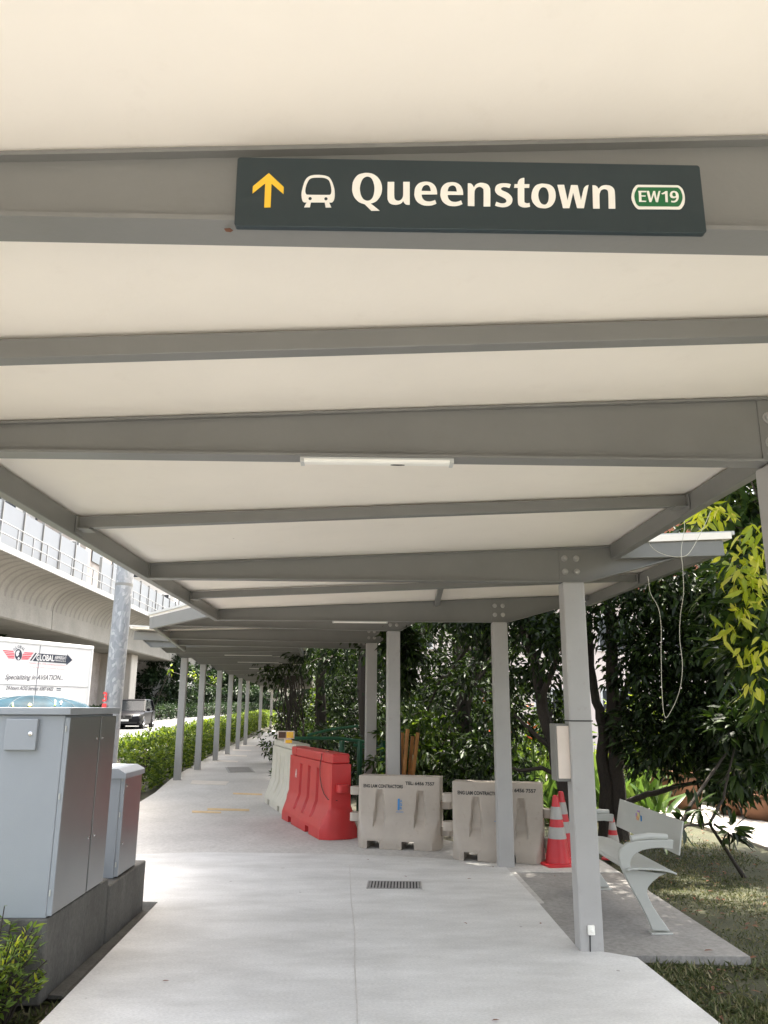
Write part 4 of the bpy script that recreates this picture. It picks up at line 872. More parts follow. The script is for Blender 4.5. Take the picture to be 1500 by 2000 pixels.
# ------------------------------------------------------------------ vehicles
def rz_(y): return hgt(-9, y)-.06
def car(name, label, loc, rz, L, W, H, paintm, suv=True, glass=None):
    """car pointing along local -Y (front at y = 0)"""
    t = thing(name, label, 'car', loc, rz); hw = W/2; gc = .20 if suv else .17
    belt = H*.60
    # side profile of the lower body: (y, z)
    st = [(0.0, .42, belt*.62, .80), (.06, .30, belt*.74, .90), (.25, gc, belt*.86, .97), (.9, gc, belt*.93, 1.0), (L*.27, gc, belt*.99, 1.0), (L*.5, gc, belt*1.0, 1.0), (L*.8, gc, belt*1.03, 1.0), (L-.25, gc, belt*1.04, .97), (L-.06, .32, belt*.98, .92), (L, .45, belt*.85, .86)]
    vs = []; fs = []
    for y, zb, zt, k in st:
        w = hw*k
        vs += [(-w*.86, y, zb), (-w*.98, y, zb+.10), (-w, y, zb+(zt-zb)*.55), (-w*.97, y, zt-.06), (-w*.88, y, zt), (0, y, zt+.03), (w*.88, y, zt), (w*.97, y, zt-.06), (w, y, zb+(zt-zb)*.55), (w*.98, y, zb+.10), (w*.86, y, zb)]
    n = 11
    for i in range(len(st)-1):
        for j in range(n): fs.append((i*n+j, i*n+(j+1) % n, (i+1)*n+(j+1) % n, (i+1)*n+j))
    fs += [tuple(range(n-1, -1, -1)), tuple(range((len(st)-1)*n, len(st)*n))]
    b = MB(); b.add(vs, fs); b.build('body', paintm, t, smooth=True)
    a0, a1, r0, r1 = L*.27, L*.995, L*.44, L*.86
    g = lambda y, z, k: [(-hw*k, y, z), (hw*k, y, z)]
    b = MB()
    q = [(-hw*.89, a0, belt*.985), (hw*.89, a0, belt*.985), (hw*.74, r0, H-.04), (-hw*.74, r0, H-.04), (-hw*.72, r1, H-.02), (hw*.72, r1, H-.02), (hw*.84, a1, belt*1.03), (-hw*.84, a1, belt*1.03)]
    b.add(q, [(0, 1, 2, 3), (3, 2, 5, 4), (4, 5, 6, 7), (0, 3, 4, 7), (1, 6, 5, 2), (0, 7, 6, 1)]); b.build('cabin', glass or M['car_glass'], t, bevel=.06)
    b = MB(); rr = [(-hw*.76, r0-.06, H-.055), (hw*.76, r0-.06, H-.055), (hw*.73, r1+.08, H-.03), (-hw*.73, r1+.08, H-.03)]
    b.add(rr+[(x*.94, y+(.1 if i < 2 else -.1), H+.015) for i, (x, y, z) in enumerate(rr)], [(0, 1, 2, 3), (7, 6, 5, 4), (0, 4, 5, 1), (1, 5, 6, 2), (2, 6, 7, 3), (3, 7, 4, 0)]); b.build('roof', paintm, t, bevel=.03)
    for s in (-1, 1):
        for pa, pb, pw, ph in (((s*hw*.895, a0-.03, belt*.98), (s*hw*.755, r0, H-.04), .09, .05), ((s*hw*.80, L*.60, belt), (s*hw*.742, L*.60, H-.03), .07, .05), ((s*hw*.86, a1-.22, belt*1.02), (s*hw*.735, r1, H-.03), .16, .06)):
            b = MB(); b.bar(pa, pb, pw, ph); b.build('pillar', paintm, t)
        b = MB(); b.box(min(s*hw*.95, s*(hw+.17)), max(s*hw*.95, s*(hw+.17)), a0+.30, a0+.42, belt-.02, belt+.16); b.build('mirror', paintm, t, bevel=.04)
        b = MB(); b.prism([(s*hw*.48, .66*belt+.03), (s*hw*.84, .70*belt+.03), (s*hw*.86, .80*belt), (s*hw*.5, .77*belt)], -.02, .22, 'y'); b.build('headlight', M['headlamp'], t, bevel=.02)
        for yw in (L*.19, L*.80):
            R = .36 if suv else .31; b = MB(); b.lathe([(R*.68, -.115), (R*.94, -.115), (R, -.08), (R, .08), (R*.94, .115), (R*.68, .115)], (s*(hw-.10), yw, R), 24, 'x'); wh_ = b.build('wheel', M['rubber'], t, smooth=True)
            b = MB(); b.lathe([(R*.66, s*.117), (R*.60, s*.095), (R*.15, s*.085), (R*.12, s*.11), (.01, s*.11)] if s > 0 else [(R*.66, s*.117), (R*.60, s*.095), (R*.15, s*.085), (R*.12, s*.11), (.01, s*.11)], (s*(hw-.10), yw, R), 20, 'x')
            for k in range(5):
                a = 2*math.pi*k/5; b.bar((s*(hw+.006), yw+math.cos(a)*R*.1, R+math.sin(a)*R*.1), (s*(hw+.006), yw+math.cos(a)*R*.64, R+math.sin(a)*R*.64), .03, .06, (1, 0, 0))
            b.build('rim', M['chrome'] if suv else M['steel'], wh_)
    b = MB(); b.prism(rrect(-hw*.44, -.02, .60*belt, .76*belt, .05), -.045, .06, 'y'); b.prism(rrect(.02, hw*.44, .60*belt, .76*belt, .05), -.045, .06, 'y'); gr = b.build('grille', M['chrome'], t)
    b = MB(); b.prism(rrect(-hw*.40, -.05, .615*belt, .745*belt, .04), -.05, -.0455, 'y'); b.prism(rrect(.05, hw*.40, .615*belt, .745*belt, .04), -.05, -.0455, 'y'); b.build('grille_insert', M['rubber'], gr)
    b = MB(); b.box(-.26, .26, -.03, .01, .44*belt, .44*belt+.12); pl = b.build('number_plate', M['plate'], t)
    b = MB(); b.prism(rrect(-hw*.75, hw*.75, .27*belt+.04, .40*belt, .04), -.01, .05, 'y'); b.build('lower_intake', M['rubber'], t)
    return t
cp = at(241, 1420, 47)
car('suv_car', 'black SUV coming towards the viewer on the road beside the second viaduct pier', (cp.x, 47, rz_(47)), R_(4), 4.7, 1.9, 1.68, M['car_black'])
# vehicle near the left edge, its blue dome coloured like reflecting windscreen glass
q = at(62, 1380, 21.3)
mv = car('people_carrier', 'dark blue vehicle with a blue dome showing painted glass reflections, just over the tall cabinet', (q.x-1.75, 21.3-1.57, rz_(21)), R_(-48), 4.2, 1.85, 1.40, M['car_navy'], True)
mi = mv.matrix_basis.inverted()
dm = MB(); D0 = (0, 2.35, 1.28)
for_r = [(1.0, 0), (.985, .12), (.93, .26), (.82, .38), (.66, .47), (.45, .54), (.22, .575), (.03, .585)]
dome_v = []; sg_ = 32
for r, z in for_r:
    for k_ in range(sg_): a = 2*math.pi*k_/sg_; dome_v.append((D0[0]+1.0*r*math.cos(a), D0[1]+1.65*r*math.sin(a), D0[2]+z*.98))
dm.add(dome_v, [(i*sg_+k_, i*sg_+(k_+1) % sg_, (i+1)*sg_+(k_+1) % sg_, (i+1)*sg_+k_) for i in range(len(for_r)-1) for k_ in range(sg_)]+[tuple(range((len(for_r)-1)*sg_, len(for_r)*sg_))])
dome = dm.build('reflection_dome', M['dome_blue'], mv, smooth=True)
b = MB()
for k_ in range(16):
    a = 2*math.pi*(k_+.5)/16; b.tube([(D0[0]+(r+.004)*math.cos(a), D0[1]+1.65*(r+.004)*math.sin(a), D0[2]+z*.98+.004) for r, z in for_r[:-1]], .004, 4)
b.build('reflection_ray', M['noise'], dome)  # pale rays paint the lines reflected in the windscreen
_rr = [r for r, z in for_r][::-1]; _zz = [z*.98 for r, z in for_r]
def dome_hit(px, py):
    o = mi@Vector((0, 0, EYE)); d = (mi.to_3x3()@Vector(_ray(px, py))).normalized(); s_ = 15.
    while s_ < 40:
        p = o+d*s_; z = p.z-D0[2]
        if 0 <= z < .574 and math.hypot(p.x-D0[0], (p.y-D0[1])/1.65) <= np.interp(z, _zz, [r for r, q_ in for_r]): return p
        s_ += .01
    return None
def dome_mark(nm, poly, mat):
    ps = [dome_hit(x/7.895, 1240+y/7.895) for x, y in poly]
    if any(p is None for p in ps): return
    n = sum(ps, Vector())/len(ps)-Vector((D0[0], D0[1], D0[2]-.4)); n.normalize(); m_ = len(ps)
    b = MB(); b.add([p+n*.03 for p in ps]+[p-n*.02 for p in ps], [tuple(range(m_)), tuple(range(2*m_-1, m_-1, -1))]+[(i, (i+1) % m_, (i+1) % m_+m_, i+m_) for i in range(m_)]); b.build(nm, mat, dome)
dome_mark('lime_bar', [(192, 1062), (212, 1058), (210, 1112), (192, 1112)], M['dome_lime'])
dome_mark('lime_bar', [(836, 1012), (852, 1014), (848, 1095), (832, 1095)], M['dome_lime'])
dome_mark('yellow_emblem', [(430, 1090), (460, 1062), (495, 1090), (480, 1108), (440, 1108)], M['dome_yellow'])
dome_mark('white_arrow', [(905, 1050), (935, 1026), (958, 1052), (940, 1052), (938, 1080), (926, 1080), (926, 1050)], M['truck_white'])
# ------------------------------------------------------------------ box truck
tr0 = at(182, 1262, 30); TD = R_(-24.5)   # rear upper corner of the box; local -Y points to the cab
t = thing('box_truck', 'white box truck with red wings emblem, black arrow and grey slogan on its side', 'truck', (tr0.x, 30, rz_(30)), TD)
top = tr0.z-rz_(30); L = 6.2; W = 2.35; fl = 1.05
ti = (Matrix.Translation((tr0.x, 30, rz_(30)))@Matrix.Rotation(TD, 4, 'Z')).inverted()
b = MB(); b.box(-W, 0, -L, 0, fl, top-.02); body = b.build('cargo_box', M['truck_white'], t, bevel=.02)
b = MB(); b.box(-.05, .03, -L-.02, .03, top-.14, top); b.box(-.05, .025, -.06, .03, fl, top-.141); b.box(-.05, .025, -L-.02, -L+.06, fl, top-.141); b.box(-.05, .03, -L-.02, .03, fl-.12, fl-.001)
b.box(-W-.03, -.051, -.06, .03, top-.14, top); b.box(-W-.03, -.051, -L-.02, -L+.06, top-.14, top); b.build('box_frame', M['truck_white'], t, bevel=.025)
b = MB()
def tl(px, py):
    """point on the truck side plane (local x = 0): returns (along, height)"""
    o = ti@Vector((0, 0, EYE)); d = (ti.to_3x3()@Vector(_ray(px, py))); k_ = -o.x/d.x; p = o+d*k_; return (p.y, p.z)
TM = Matrix(((0, 0, 1, .0), (1, 0, 0, 0), (0, 1, 0, 0), (0, 0, 0, 1)))  # plane x->local y, y->z, normal +x
zt = lambda x, y: tl(x/7.895, 1240+y/7.895)
m1, m2 = zt(625, 140), zt(515, 975); b.bar((.004, m1[0], top-.15), (.004, m1[0], fl), .02, .012, (1, 0, 0))
m3 = zt(900, 790); b.bar((.003, -L+.07, m3[1]), (.003, -.07, m3[1]), .012, .02, (1, 0, 0)); b.build('seam', M['noise'], body)
def tp(name, polys, mat, dep=.006, par=None): return poly_plane([[zt(*p) for p in q] for q in polys], TM, dep, .002).build(name, mat, par or body)
em = tp('wing_emblem', [[(40, 235), (195, 245), (215, 262), (52, 252)], [(65, 268), (215, 276), (222, 290), (75, 284)], [(85, 295), (222, 303), (224, 316), (95, 310)], [(100, 322), (222, 328), (222, 342), (112, 336)], [(115, 346), (222, 350), (220, 364), (128, 360)]], M['truck_red'])
tp('wing_emblem', [[(380, 268), (520, 274), (505, 290), (355, 284)], [(350, 297), (500, 301), (490, 314), (345, 310)], [(342, 322), (485, 326), (472, 340), (340, 336)], [(340, 345), (465, 350), (450, 363), (335, 360)], [(330, 368), (445, 368), (432, 380), (325, 378)]], M['truck_red'])
tp('emblem_oval', [[(283+55*math.cos(R_(a)), 305+88*math.sin(R_(a))) for a in range(0, 360, 18)]], M['truck_navy'], .007, em)
tp('emblem_face', [[(262, 245), (295, 240), (300, 262), (285, 285), (290, 305), (262, 335), (245, 320), (240, 280)], [(275, 350), (292, 340), (300, 365), (285, 384), (268, 375)]], M['truck_white'], .0095, em)
for ch, px, py, an in (('G', 220, 222, 50), ('L', 253, 193, 28), ('O', 284, 182, 5), ('B', 318, 188, -15), ('A', 347, 205, -35), ('L', 368, 230, -55)):
    c = zt(px, py); s = .045; Mx = TM@Matrix.Translation((c[0], c[1], 0))@Matrix.Rotation(R_(an), 4, 'Z')
    text_fit('arc_letter', ch, (-s*.75, s*.75, -s, s), Mx, M['truck_navy'], em, bold=.01, depth=.006)
ar = tp('arrow', [[(500, 402), (590, 285), (1035, 320), (1035, 298), (1115, 388), (1020, 468), (1022, 442)], [(458, 397), (545, 275), (570, 277), (482, 399)]], M['truck_navy'])
def ttext(nm, s, x0, x1, yb0, yb1, hgt_, mat, bold=0., shear=0., dep=.0085, par=None):
    a, c = zt(x0, yb0), zt(x1, yb1); hh = zt(x0, yb0-hgt_)[1]-a[1]; sl = math.atan2(c[1]-a[1], c[0]-a[0])
    Mx = TM@Matrix.Translation((a[0], a[1], 0))@Matrix.Rotation(sl, 4, 'Z')
    text_fit(nm, s, (0, math.hypot(c[0]-a[0], c[1]-a[1]), 0, hh), Mx, mat, par or body, bold, shear, dep)
ttext('arrow_lettering', 'GLOBAL', 555, 828, 396, 410, 98, M['truck_white'], .03, 0, .0085, ar)
ttext('arrow_lettering', 'AIRFREIGHT', 838, 1018, 372, 384, 50, M['truck_white'], .02, 0, .0085, ar)
ttext('arrow_lettering', 'INTERNATIONAL PTE LTD', 832, 1012, 402, 422, 24, M['truck_white'], .01, 0, .0085, ar)
ttext('red_lettering', 'Reliable since 1978, Designing Customers', 448, 1005, 445, 487, 26, M['truck_pink'], .012)
ttext('red_lettering', 'Air/Sea and Projects Forwarding Specialists', 445, 998, 505, 546, 28, M['truck_pink'], .012)
ttext('slogan_lettering', 'Specializing in AVIATION...', 70, 970, 712, 718, 105, M['truck_greytext'], .018, .35)
ttext('phone_lettering', '24-hours AOG Service: 6587 6422', 85, 815, 846, 862, 62, M['truck_greytext'], .012, .3)
tp('round_sticker', [[(902+50*math.cos(R_(a)), 850+92*math.sin(R_(a))) for a in range(0, 360, 20)]], M['truck_white'], .004)
tp('sticker_bar', [[(872, 822), (938, 824), (938, 838), (872, 836)], [(872, 852), (935, 854), (935, 862), (872, 860)]], M['dome_blue'], .008)
b = MB(); b.box(-W+.15, -.15, -L-2.0, 0, .75, fl-.13); b.build('chassis', M['rubber'], t)
b = MB(); b.prism([(-L-.15, .55), (-L-.15, 2.75), (-L-1.25, 2.75), (-L-1.75, 1.75), (-L-1.85, .55)], -W+.1, -.1, 'x'); cb = b.build('cab', M['truck_white'], t, bevel=.06)
b = MB(); b.prism([(-L-1.255-.02, 2.62), (-L-1.70-.02, 1.80), (-L-1.68-.02, 1.80), (-L-1.235-.02, 2.62)], -W+.2, -.2, 'x'); b.prism([(-L-.35, 1.8), (-L-.35, 2.6), (-L-1.15, 2.6), (-L-1.5, 1.8)], -.104, -.09, 'x'); b.build('cab_window', M['car_glass'], cb)
for y in (-1.3, -L-.9):
    for x in (-.25, -W+.25):
        b = MB(); b.lathe([(.28, -.13), (.45, -.13), (.48, -.08), (.48, .08), (.45, .13), (.28, .13)], (x, y, .48), 22, 'x'); w = b.build('wheel', M['rubber'], t, smooth=True)
        b = MB(); b.lathe([(.27, -.132), (.2, -.1), (.05, -.1), (.05, .1), (.2, .1), (.27, .132)], (x, y, .48), 18, 'x'); b.build('rim', M['truck_white'], w)
b = MB(); b.box(-W+.2, -.2, -.0, .08, .55, .70); b.build('rear_bar', M['truck_red'], t)

# ------------------------------------------------------------------ hedges
def box_hedge(name, label, pts, w, h, n, ln, mat, zf, top_extra=.1, loc=None):
    """clipped hedge along a polyline: leaves on its skin, branchy core inside"""
    o = Vector(pts[0]+(zf(*pts[0]),)); t = thing(name, label, 'hedge', o); P = []; D = []
    segs = [(Vector(a), Vector(c)) for a, c in zip(pts[:-1], pts[1:])]; Ls = [(c-a).length for a, c in segs]; T = sum(Ls); core = MB()
    for (a, c), l in zip(segs, Ls):
        m = int(n*l/T); u = rng.random(m); face = rng.choice(4, m, p=[.36, .36, .20, .08]); d = (c-a).normalized(); nr = np.array([d.y, -d.x])
        v = np.zeros(m); z = np.zeros(m); dirs = rng.normal(size=(m, 3))*.7
        for f, (vv, dz) in enumerate(((1, 0), (0, 1), (-1, 0), (9, 0))):
            k = face == f; q = int(k.sum())
            if f == 1: v[k] = rng.uniform(-w/2, w/2, q); z[k] = h; dirs[k, 2] += 1.
            elif f == 3: v[k] = rng.uniform(-w/2, w/2, q); z[k] = rng.uniform(.1, h, q)
            else: v[k] = vv*w/2; z[k] = rng.uniform(0.02, h, q); dirs[k, 0] += nr[0]*vv; dirs[k, 1] += nr[1]*vv; dirs[k, 2] += .25
        uu = u*l; bump = .09*np.sin(uu*2.1+a.y)+.06*np.sin(uu*5.3+a.x*3)+rng.normal(size=m)*.045
        sgn = np.sign(v); v = v+np.where((face == 0) | (face == 2), sgn*bump, 0); z = z+np.where(face == 1, bump*.7+top_extra*rng.random(m)**3, 0)
        x = a.x+d.x*uu+nr[0]*v; y = a.y+d.y*uu+nr[1]*v
        zz = np.array([zf(px, py) for px, py in zip(x, y)]); P.append(np.stack([x, y, zz+z], 1)); D.append(dirs)
        nn = max(2, int(l/.5))
        for i in range(nn):
            p = a.lerp(c, (i+.5)/nn); zb = zf(p.x, p.y)-o.z
            for q in range(3):
                core.tube([(p.x-o.x+rng.normal()*.08, p.y-o.y+rng.normal()*.08, zb-.08), (p.x-o.x+rng.normal()*w*.16, p.y-o.y+rng.normal()*.2, zb+h*.5), (p.x-o.x+rng.normal()*w*.2, p.y-o.y+rng.normal()*.3, zb+h*.85)], [.03, .022, .01], 5)
    core.build('branches', M['bark'], t, smooth=True)
    p = np.concatenate(P)-np.array(o); d = np.concatenate(D); m = len(p)
    link('foliage', leaf_mesh('foliage', p, d, rng.normal(size=(m, 3))*.6+np.array([0, 0, 1.]), ln*(.6+.8*rng.random(m)), ln*.5*(.6+.8*rng.random(m)), mat, .2), t)
    return t
gz = lambda x, y: hgt(x, y)-.09
hz_ = lambda x, y: -.09+.011*max(0, y-18)
box_hedge('hedge', 'bright clipped hedge between the path and the road, behind the slim shelter posts', [(-4.95, 15.2), (-5.15, 19), (-5.55, 24), (-6.0, 31), (-6.45, 39), (-6.9, 50), (-7.0, 60)], 1.15, .78, 34000, .10, M['leaf_hedge'], hz_, .10)
box_hedge('hedge', 'short clipped hedge directly behind the low grey cabinet', [(-4.0, 8.6), (-4.5, 11.5), (-5.0, 15.0)], 1.0, .76, 8000, .09, M['leaf_hedge'], hz_, .1)
box_hedge('hedge', 'far clipped hedge on the median beyond the black SUV', [(-17.4, 44), (-17.2, 60), (-16.3, 75), (-14.4, 92), (-11.0, 112), (-4.0, 135)], 1.4, 1.0, 14000, .22, M['leaf_far'], gz, .1)

# ------------------------------------------------------------------ low bush by the plinth, creepers, strap plants
def sprigs(name, label, cat, spots, n, ln, wd, mat, h, rad, upb=.8, tips=None, group=None, droop=.3, stem=True):
    o = Vector(spots[0]); t = thing(name, label, cat, o, 0, group); P = []; D = []; S = MB()
    for s in spots:
        s = Vector(s)-o
        for q in range(n):
            a = rng.uniform(0, 6.28); r = rad*math.sqrt(rng.random()); tip = s+Vector((r*math.cos(a), r*math.sin(a), h*(.35+.65*rng.random())*(1-.4*(r/rad)**2)))
            if stem: S.tube([s+Vector((r*.3*math.cos(a), r*.3*math.sin(a), -.05)), s.lerp(tip, .6)+Vector((0, 0, .03)), tip], [.006, .005, .003], 4)
            m = 12; f = rng.random(m); P.append(np.array(tip)-np.outer(f, np.array(tip-s)*.35)); d = rdir(m); d[:, 2] = np.abs(d[:, 2])*.5+upb*(.6-f); D.append(d)
    if stem: S.build('stems', M['bark'], t, smooth=True)
    p = np.concatenate(P); d = np.concatenate(D); m = len(p)
    link('foliage', leaf_mesh('foliage', p, d, rng.normal(size=(m, 3))*.3+np.array([0, 0, 1.]), ln*(.6+.7*rng.random(m)), wd*(.7+.5*rng.random(m)), mat, droop, True), t)
    if tips:
        k = rng.choice(m, max(1, m//14), replace=False)
        link('young_leaves', leaf_mesh('young_leaves', p[k]+np.array([0, 0, .02]), d[k]*np.array([.5, .5, 1])+np.array([0, 0, .6]), rng.normal(size=(len(k), 3)), ln*.8, wd*.8, tips, droop, True), t)
    return t
sprigs('low_bush', 'low leafy bush with yellow young tips at the foot of the concrete plinth', 'bush', [(-2.08, 4.62, -.09), (-2.0, 4.82, -.09), (-2.4, 4.75, -.09), (-2.05, 4.40, -.09), (-2.5, 4.4, -.09), (-1.98, 4.2, -.09)], 75, .055, .021, M['leaf_bush'], .62, .30, tips=M['leaf_young'])
sprigs('path_shrub', 'small dark shrub on the path edge beside the far white barrier', 'shrub', [tuple(gnd(541, 1512, -.05)), tuple(gnd(543, 1495, -.05)), tuple(gnd(545, 1530, -.05))], 14, .13, .05, M['leaf_mid'], .75, .22)
def strap_plant(label, base, n, h, flowers=0, group='strap leaved garden plants'):
    t = thing('strap_leaf_plant', label, 'plant', base, 0, group); P = np.zeros((n, 3)); P[:, :2] = rng.normal(size=(n, 2))*.12
    d = rng.normal(size=(n, 3))*.5; d[:, 2] = 1.
    link('leaves', leaf_mesh('leaves', P, d, rng.normal(size=(n, 3)), h*(.6+.6*rng.random(n)), h*.13, M['leaf_strap'], .45, True), t)
    for k in range(flowers):
        x, y = rng.normal(size=2)*.25; s = MB(); zt_ = h*(1.25+.2*rng.random()); s.tube([(x*.4, y*.4, 0), (x, y, zt_)], .01, 5); st = s.build('flower_stem', M['leaf_strap'], t)
        f = MB()
        for q in range(5):
            sgn = 1 if q % 2 else -1; z = zt_-.22+.055*q; f.add([(x, y, z), (x+sgn*.10, y, z+.07), (x+sgn*.06, y+.02, z+.02), (x, y+.01, z+.03)], [(0, 1, 3), (0, 2, 1)])
        f.build('flower', M['flower_orange'], st, fix=False)
    return t
for px, py, Y, h, f, lab in ((1050, 1560, 13.2, 1.0, 2, 'bright strap leaved plant with orange flowers behind the rightmost beige barrier'), (1085, 1572, 12.4, .95, 0, 'bright strap leaved plant directly behind the first traffic cone'), (1020, 1550, 14.2, 1.1, 1, 'strap leaved plant left of the flowering one, behind the hidden beige barrier'), (1238, 1600, 14.0, 1.1, 0, 'strap leaved plant behind the far end of the bench'), (1275, 1600, 13.5, .8, 0, 'strap leaved plant above the middle of the bench backrest'), (1180, 1590, 13.0, .9, 0, 'strap leaved plant between post and dark tree trunks')):
    b0 = at(px, py, Y); strap_plant(lab, (b0.x, Y, -.08), 26, h, f)

# ------------------------------------------------------------------ pots and the garden wall of plants
def pot(label, x, y, r, h, mat='terracotta'):
    t = thing('plant_pot', label, 'plant pot', (x, y, -.04), 0, 'terracotta pots along the garden path')
    b = MB(); b.lathe([(r*.55, 0), (r*.78, h*.25), (r*.98, h*.6), (r*.97, h*.82), (r*.86, h*.9), (r*.95, h*.93), (r*.95, h), (r*.80, h), (r*.78, h*.9)], seg=24); b.build('vessel', M[mat], t, smooth=True)
    b = MB(); b.lathe([(r*.79, h*.88), (r*.5, h*.9)], seg=18); b.build('soil', M['soil'], t)
    m = 60; P = np.zeros((m, 3)); P[:, 2] = h*.9+rng.random(m)*.35; P[:, :2] = rng.normal(size=(m, 2))*r*.5
    d = rdir(m, .7); link('foliage', leaf_mesh('foliage', P, d, rdir(m), .2, .06, M['leaf_mid'], .3, True), t)
for px, py, Y, r, h, lab in ((1312, 1580, 14.4, .27, .62, 'tall rounded terracotta pot at the start of the garden path'), (1345, 1584, 13.9, .27, .62, 'rounded terracotta pot just right of the tallest one'), (1270, 1570, 15.2, .25, .6, 'rounded terracotta pot half hidden behind the bench backrest'), (1490, 1622, 12.7, .36, .40, 'wide brown planter by the garden path at the right edge'), (1432, 1606, 13.2, .28, .36, 'low terracotta planter between rounded pots and the wide planter')):
    q = at(px, py, Y); pot(lab, q.x, Y, r, h)

# ------------------------------------------------------------------ house beyond the garden
h0 = thing('house', 'pale pink rendered house with tiled roof, glimpsed through the tree gaps', 'house', (9, 33, 0), R_(4))
b = MB(); b.box(-9, 9, 0, 9, -.2, 6.4); wl = b.build('wall', M['house_wall'], h0)
b = MB(); b.prism([(-9.8, 6.4), (9.8, 6.4), (7, 9.5), (-7, 9.5)], -.8, 9.8, 'y'); b.build('roof', M['roof_tile'], h0)
for x in (-7, -4.2, -1.4, 1.4, 4.2, 7):
    for z in (.9, 3.9):
        b = MB(); b.box(x-.75, x+.75, -.06, -.003, z, z+1.5); f = b.build('window', M['house_trim'], h0)
        b = MB(); b.box(x-.67, x-.03, -.08, -.061, z+.08, z+1.42); b.box(x+.03, x+.67, -.08, -.061, z+.08, z+1.42); b.build('pane', M['glass'], f)

# ------------------------------------------------------------------ trees on the garden side
def A_(px, py, Y): return tuple(at(px, py, Y))
def cl(px, py, Y, rx, ry, rz, n): return (A_(px, py, Y), (rx, ry, rz), n)
def base_(px, py, z=-.1): return tuple(gnd(px, py, z))
B1 = A_(1118, 1600, 10.6); B1 = (B1[0], B1[1], -.1)
tree('leaning_tree', 'dark leaning tree trunk with side branches left of the bench side post', [([B1, A_(1104, 1530, 10.7), A_(1085, 1470, 10.8), A_(1065, 1410, 10.9), A_(1050, 1340, 11), A_(1035, 1260, 11.2), A_(1010, 1180, 11.4)], .115, .05),
    ([A_(1100, 1520, 10.7), A_(1060, 1500, 10.7), A_(1015, 1505, 10.8), A_(990, 1495, 10.9)], .035, .012), ([A_(1083, 1465, 10.8), A_(1040, 1430, 10.9), A_(1005, 1395, 11)], .045, .015), ([A_(1055, 1370, 10.9), A_(1085, 1300, 10.8), A_(1090, 1230, 10.7)], .05, .02)],
    [cl(1010, 1210, 11.2, 1.0, .9, .45, 1364), cl(1060, 1180, 11, .8, .8, .5, 868), cl(925, 1180, 11.6, .9, .8, .6, 1364), cl(1040, 1320, 11.3, .5, .6, .35, 520), cl(1085, 1400, 11.6, .4, .5, .4, 420), cl(1005, 1400, 11.3, .35, .5, .35, 186), cl(1075, 1255, 10.4, .5, .5, .4, 434), cl(1000, 1480, 11.4, .3, .4, .25, 99), cl(980, 1050, 11.5, 1.5, 1.2, .8, 1550), ((2.4, 10.7, 5.2), (1.6, 1.3, .5), 4200), ((1.1, 11.3, 5.4), (1.3, 1.2, .5), 2600), ((3.0, 10.1, 5.0), (1.1, 1.1, .5), 4200)], .115, .05, M['leaf_dark'])  # last three clumps sit unseen above the roof, added to shade the cones
B2 = A_(1186, 1640, 10.9); B2 = (B2[0], B2[1], -.1)
tree('twin_trunk_tree', 'dark twin trunked tree behind the bench with a low branch reaching right', [([B2, A_(1182, 1560, 10.9), A_(1178, 1480, 10.9), A_(1176, 1420, 10.9), A_(1165, 1370, 10.9), A_(1155, 1300, 11), A_(1150, 1200, 11.2)], .10, .04),
    ([(B2[0]+.18, B2[1]+.05, -.1), A_(1206, 1560, 10.9), A_(1202, 1470, 10.9), A_(1196, 1400, 10.9), A_(1196, 1300, 10.9), A_(1192, 1200, 11), A_(1188, 1080, 11)], .125, .06),
    ([A_(1208, 1575, 10.9), A_(1250, 1556, 10.7), A_(1295, 1545, 10.5), A_(1330, 1533, 10.3), A_(1365, 1530, 10.2), A_(1420, 1515, 10)], .045, .015), ([A_(1196, 1420, 10.9), A_(1225, 1340, 10.8), A_(1260, 1260, 10.6), A_(1300, 1180, 10.4)], .05, .02)],
    [cl(1240, 1180, 10.6, .9, .8, .55, 1612), cl(1330, 1150, 10.2, .9, .8, .55, 1612), cl(1260, 1290, 10.5, .6, .6, .45, 930), cl(1345, 1260, 10.2, .8, .7, .5, 1488), cl(1430, 1190, 10, .7, .7, .6, 1364), cl(1250, 1420, 10.6, .45, .5, .38, 558), cl(1330, 1370, 10.3, .7, .6, .4, 1116), cl(1425, 1330, 10, .8, .6, .55, 1612), cl(1300, 1470, 10.4, .55, .5, .3, 744), cl(1390, 1440, 10, .75, .6, .38, 1364), cl(1180, 1120, 11, .8, .8, .5, 868), cl(1460, 1450, 9.8, .6, .6, .45, 1116), cl(1400, 1530, 9.8, .45, .4, .22, 310), cl(1250, 1000, 11, 1.6, 1.2, .8, 1860), cl(1480, 1080, 10.5, 1., 1., .9, 1488)], .115, .05, M['leaf_dark'])
# low branch sprays in front of the garden path
B3 = (3.9, 8.6, -.1)
tree('low_sapling', 'low crooked sapling with dark leaf rosettes beside the bench backrest', [([B3, A_(1385, 1610, 8.5), A_(1340, 1612, 8.3), A_(1300, 1645, 8.2)], .02, .008), ([A_(1385, 1610, 8.5), A_(1412, 1560, 8.6), A_(1425, 1500, 8.7), A_(1440, 1440, 8.8)], .016, .008), ([A_(1330, 1608, 8.4), A_(1350, 1570, 8.5), A_(1390, 1510, 8.6), A_(1420, 1470, 8.8)], .022, .012), ([A_(1395, 1610, 8.5), A_(1440, 1640, 8.6), A_(1470, 1655, 8.7)], .014, .008)],
    [cl(1350, 1610, 8.4, .14, .12, .08, 26), cl(1420, 1625, 8.5, .16, .12, .08, 34), cl(1310, 1642, 8.3, .10, .1, .06, 18), cl(1440, 1430, 8.8, .35, .3, .25, 260), cl(1490, 1400, 8.8, .35, .3, .35, 320), cl(1365, 1580, 8.4, .1, .1, .08, 16), cl(1470, 1510, 8.9, .3, .3, .2, 200)], .17, .055, M['leaf_dark'], cat='sapling', limbs=False, fine=True, sprig=.1)
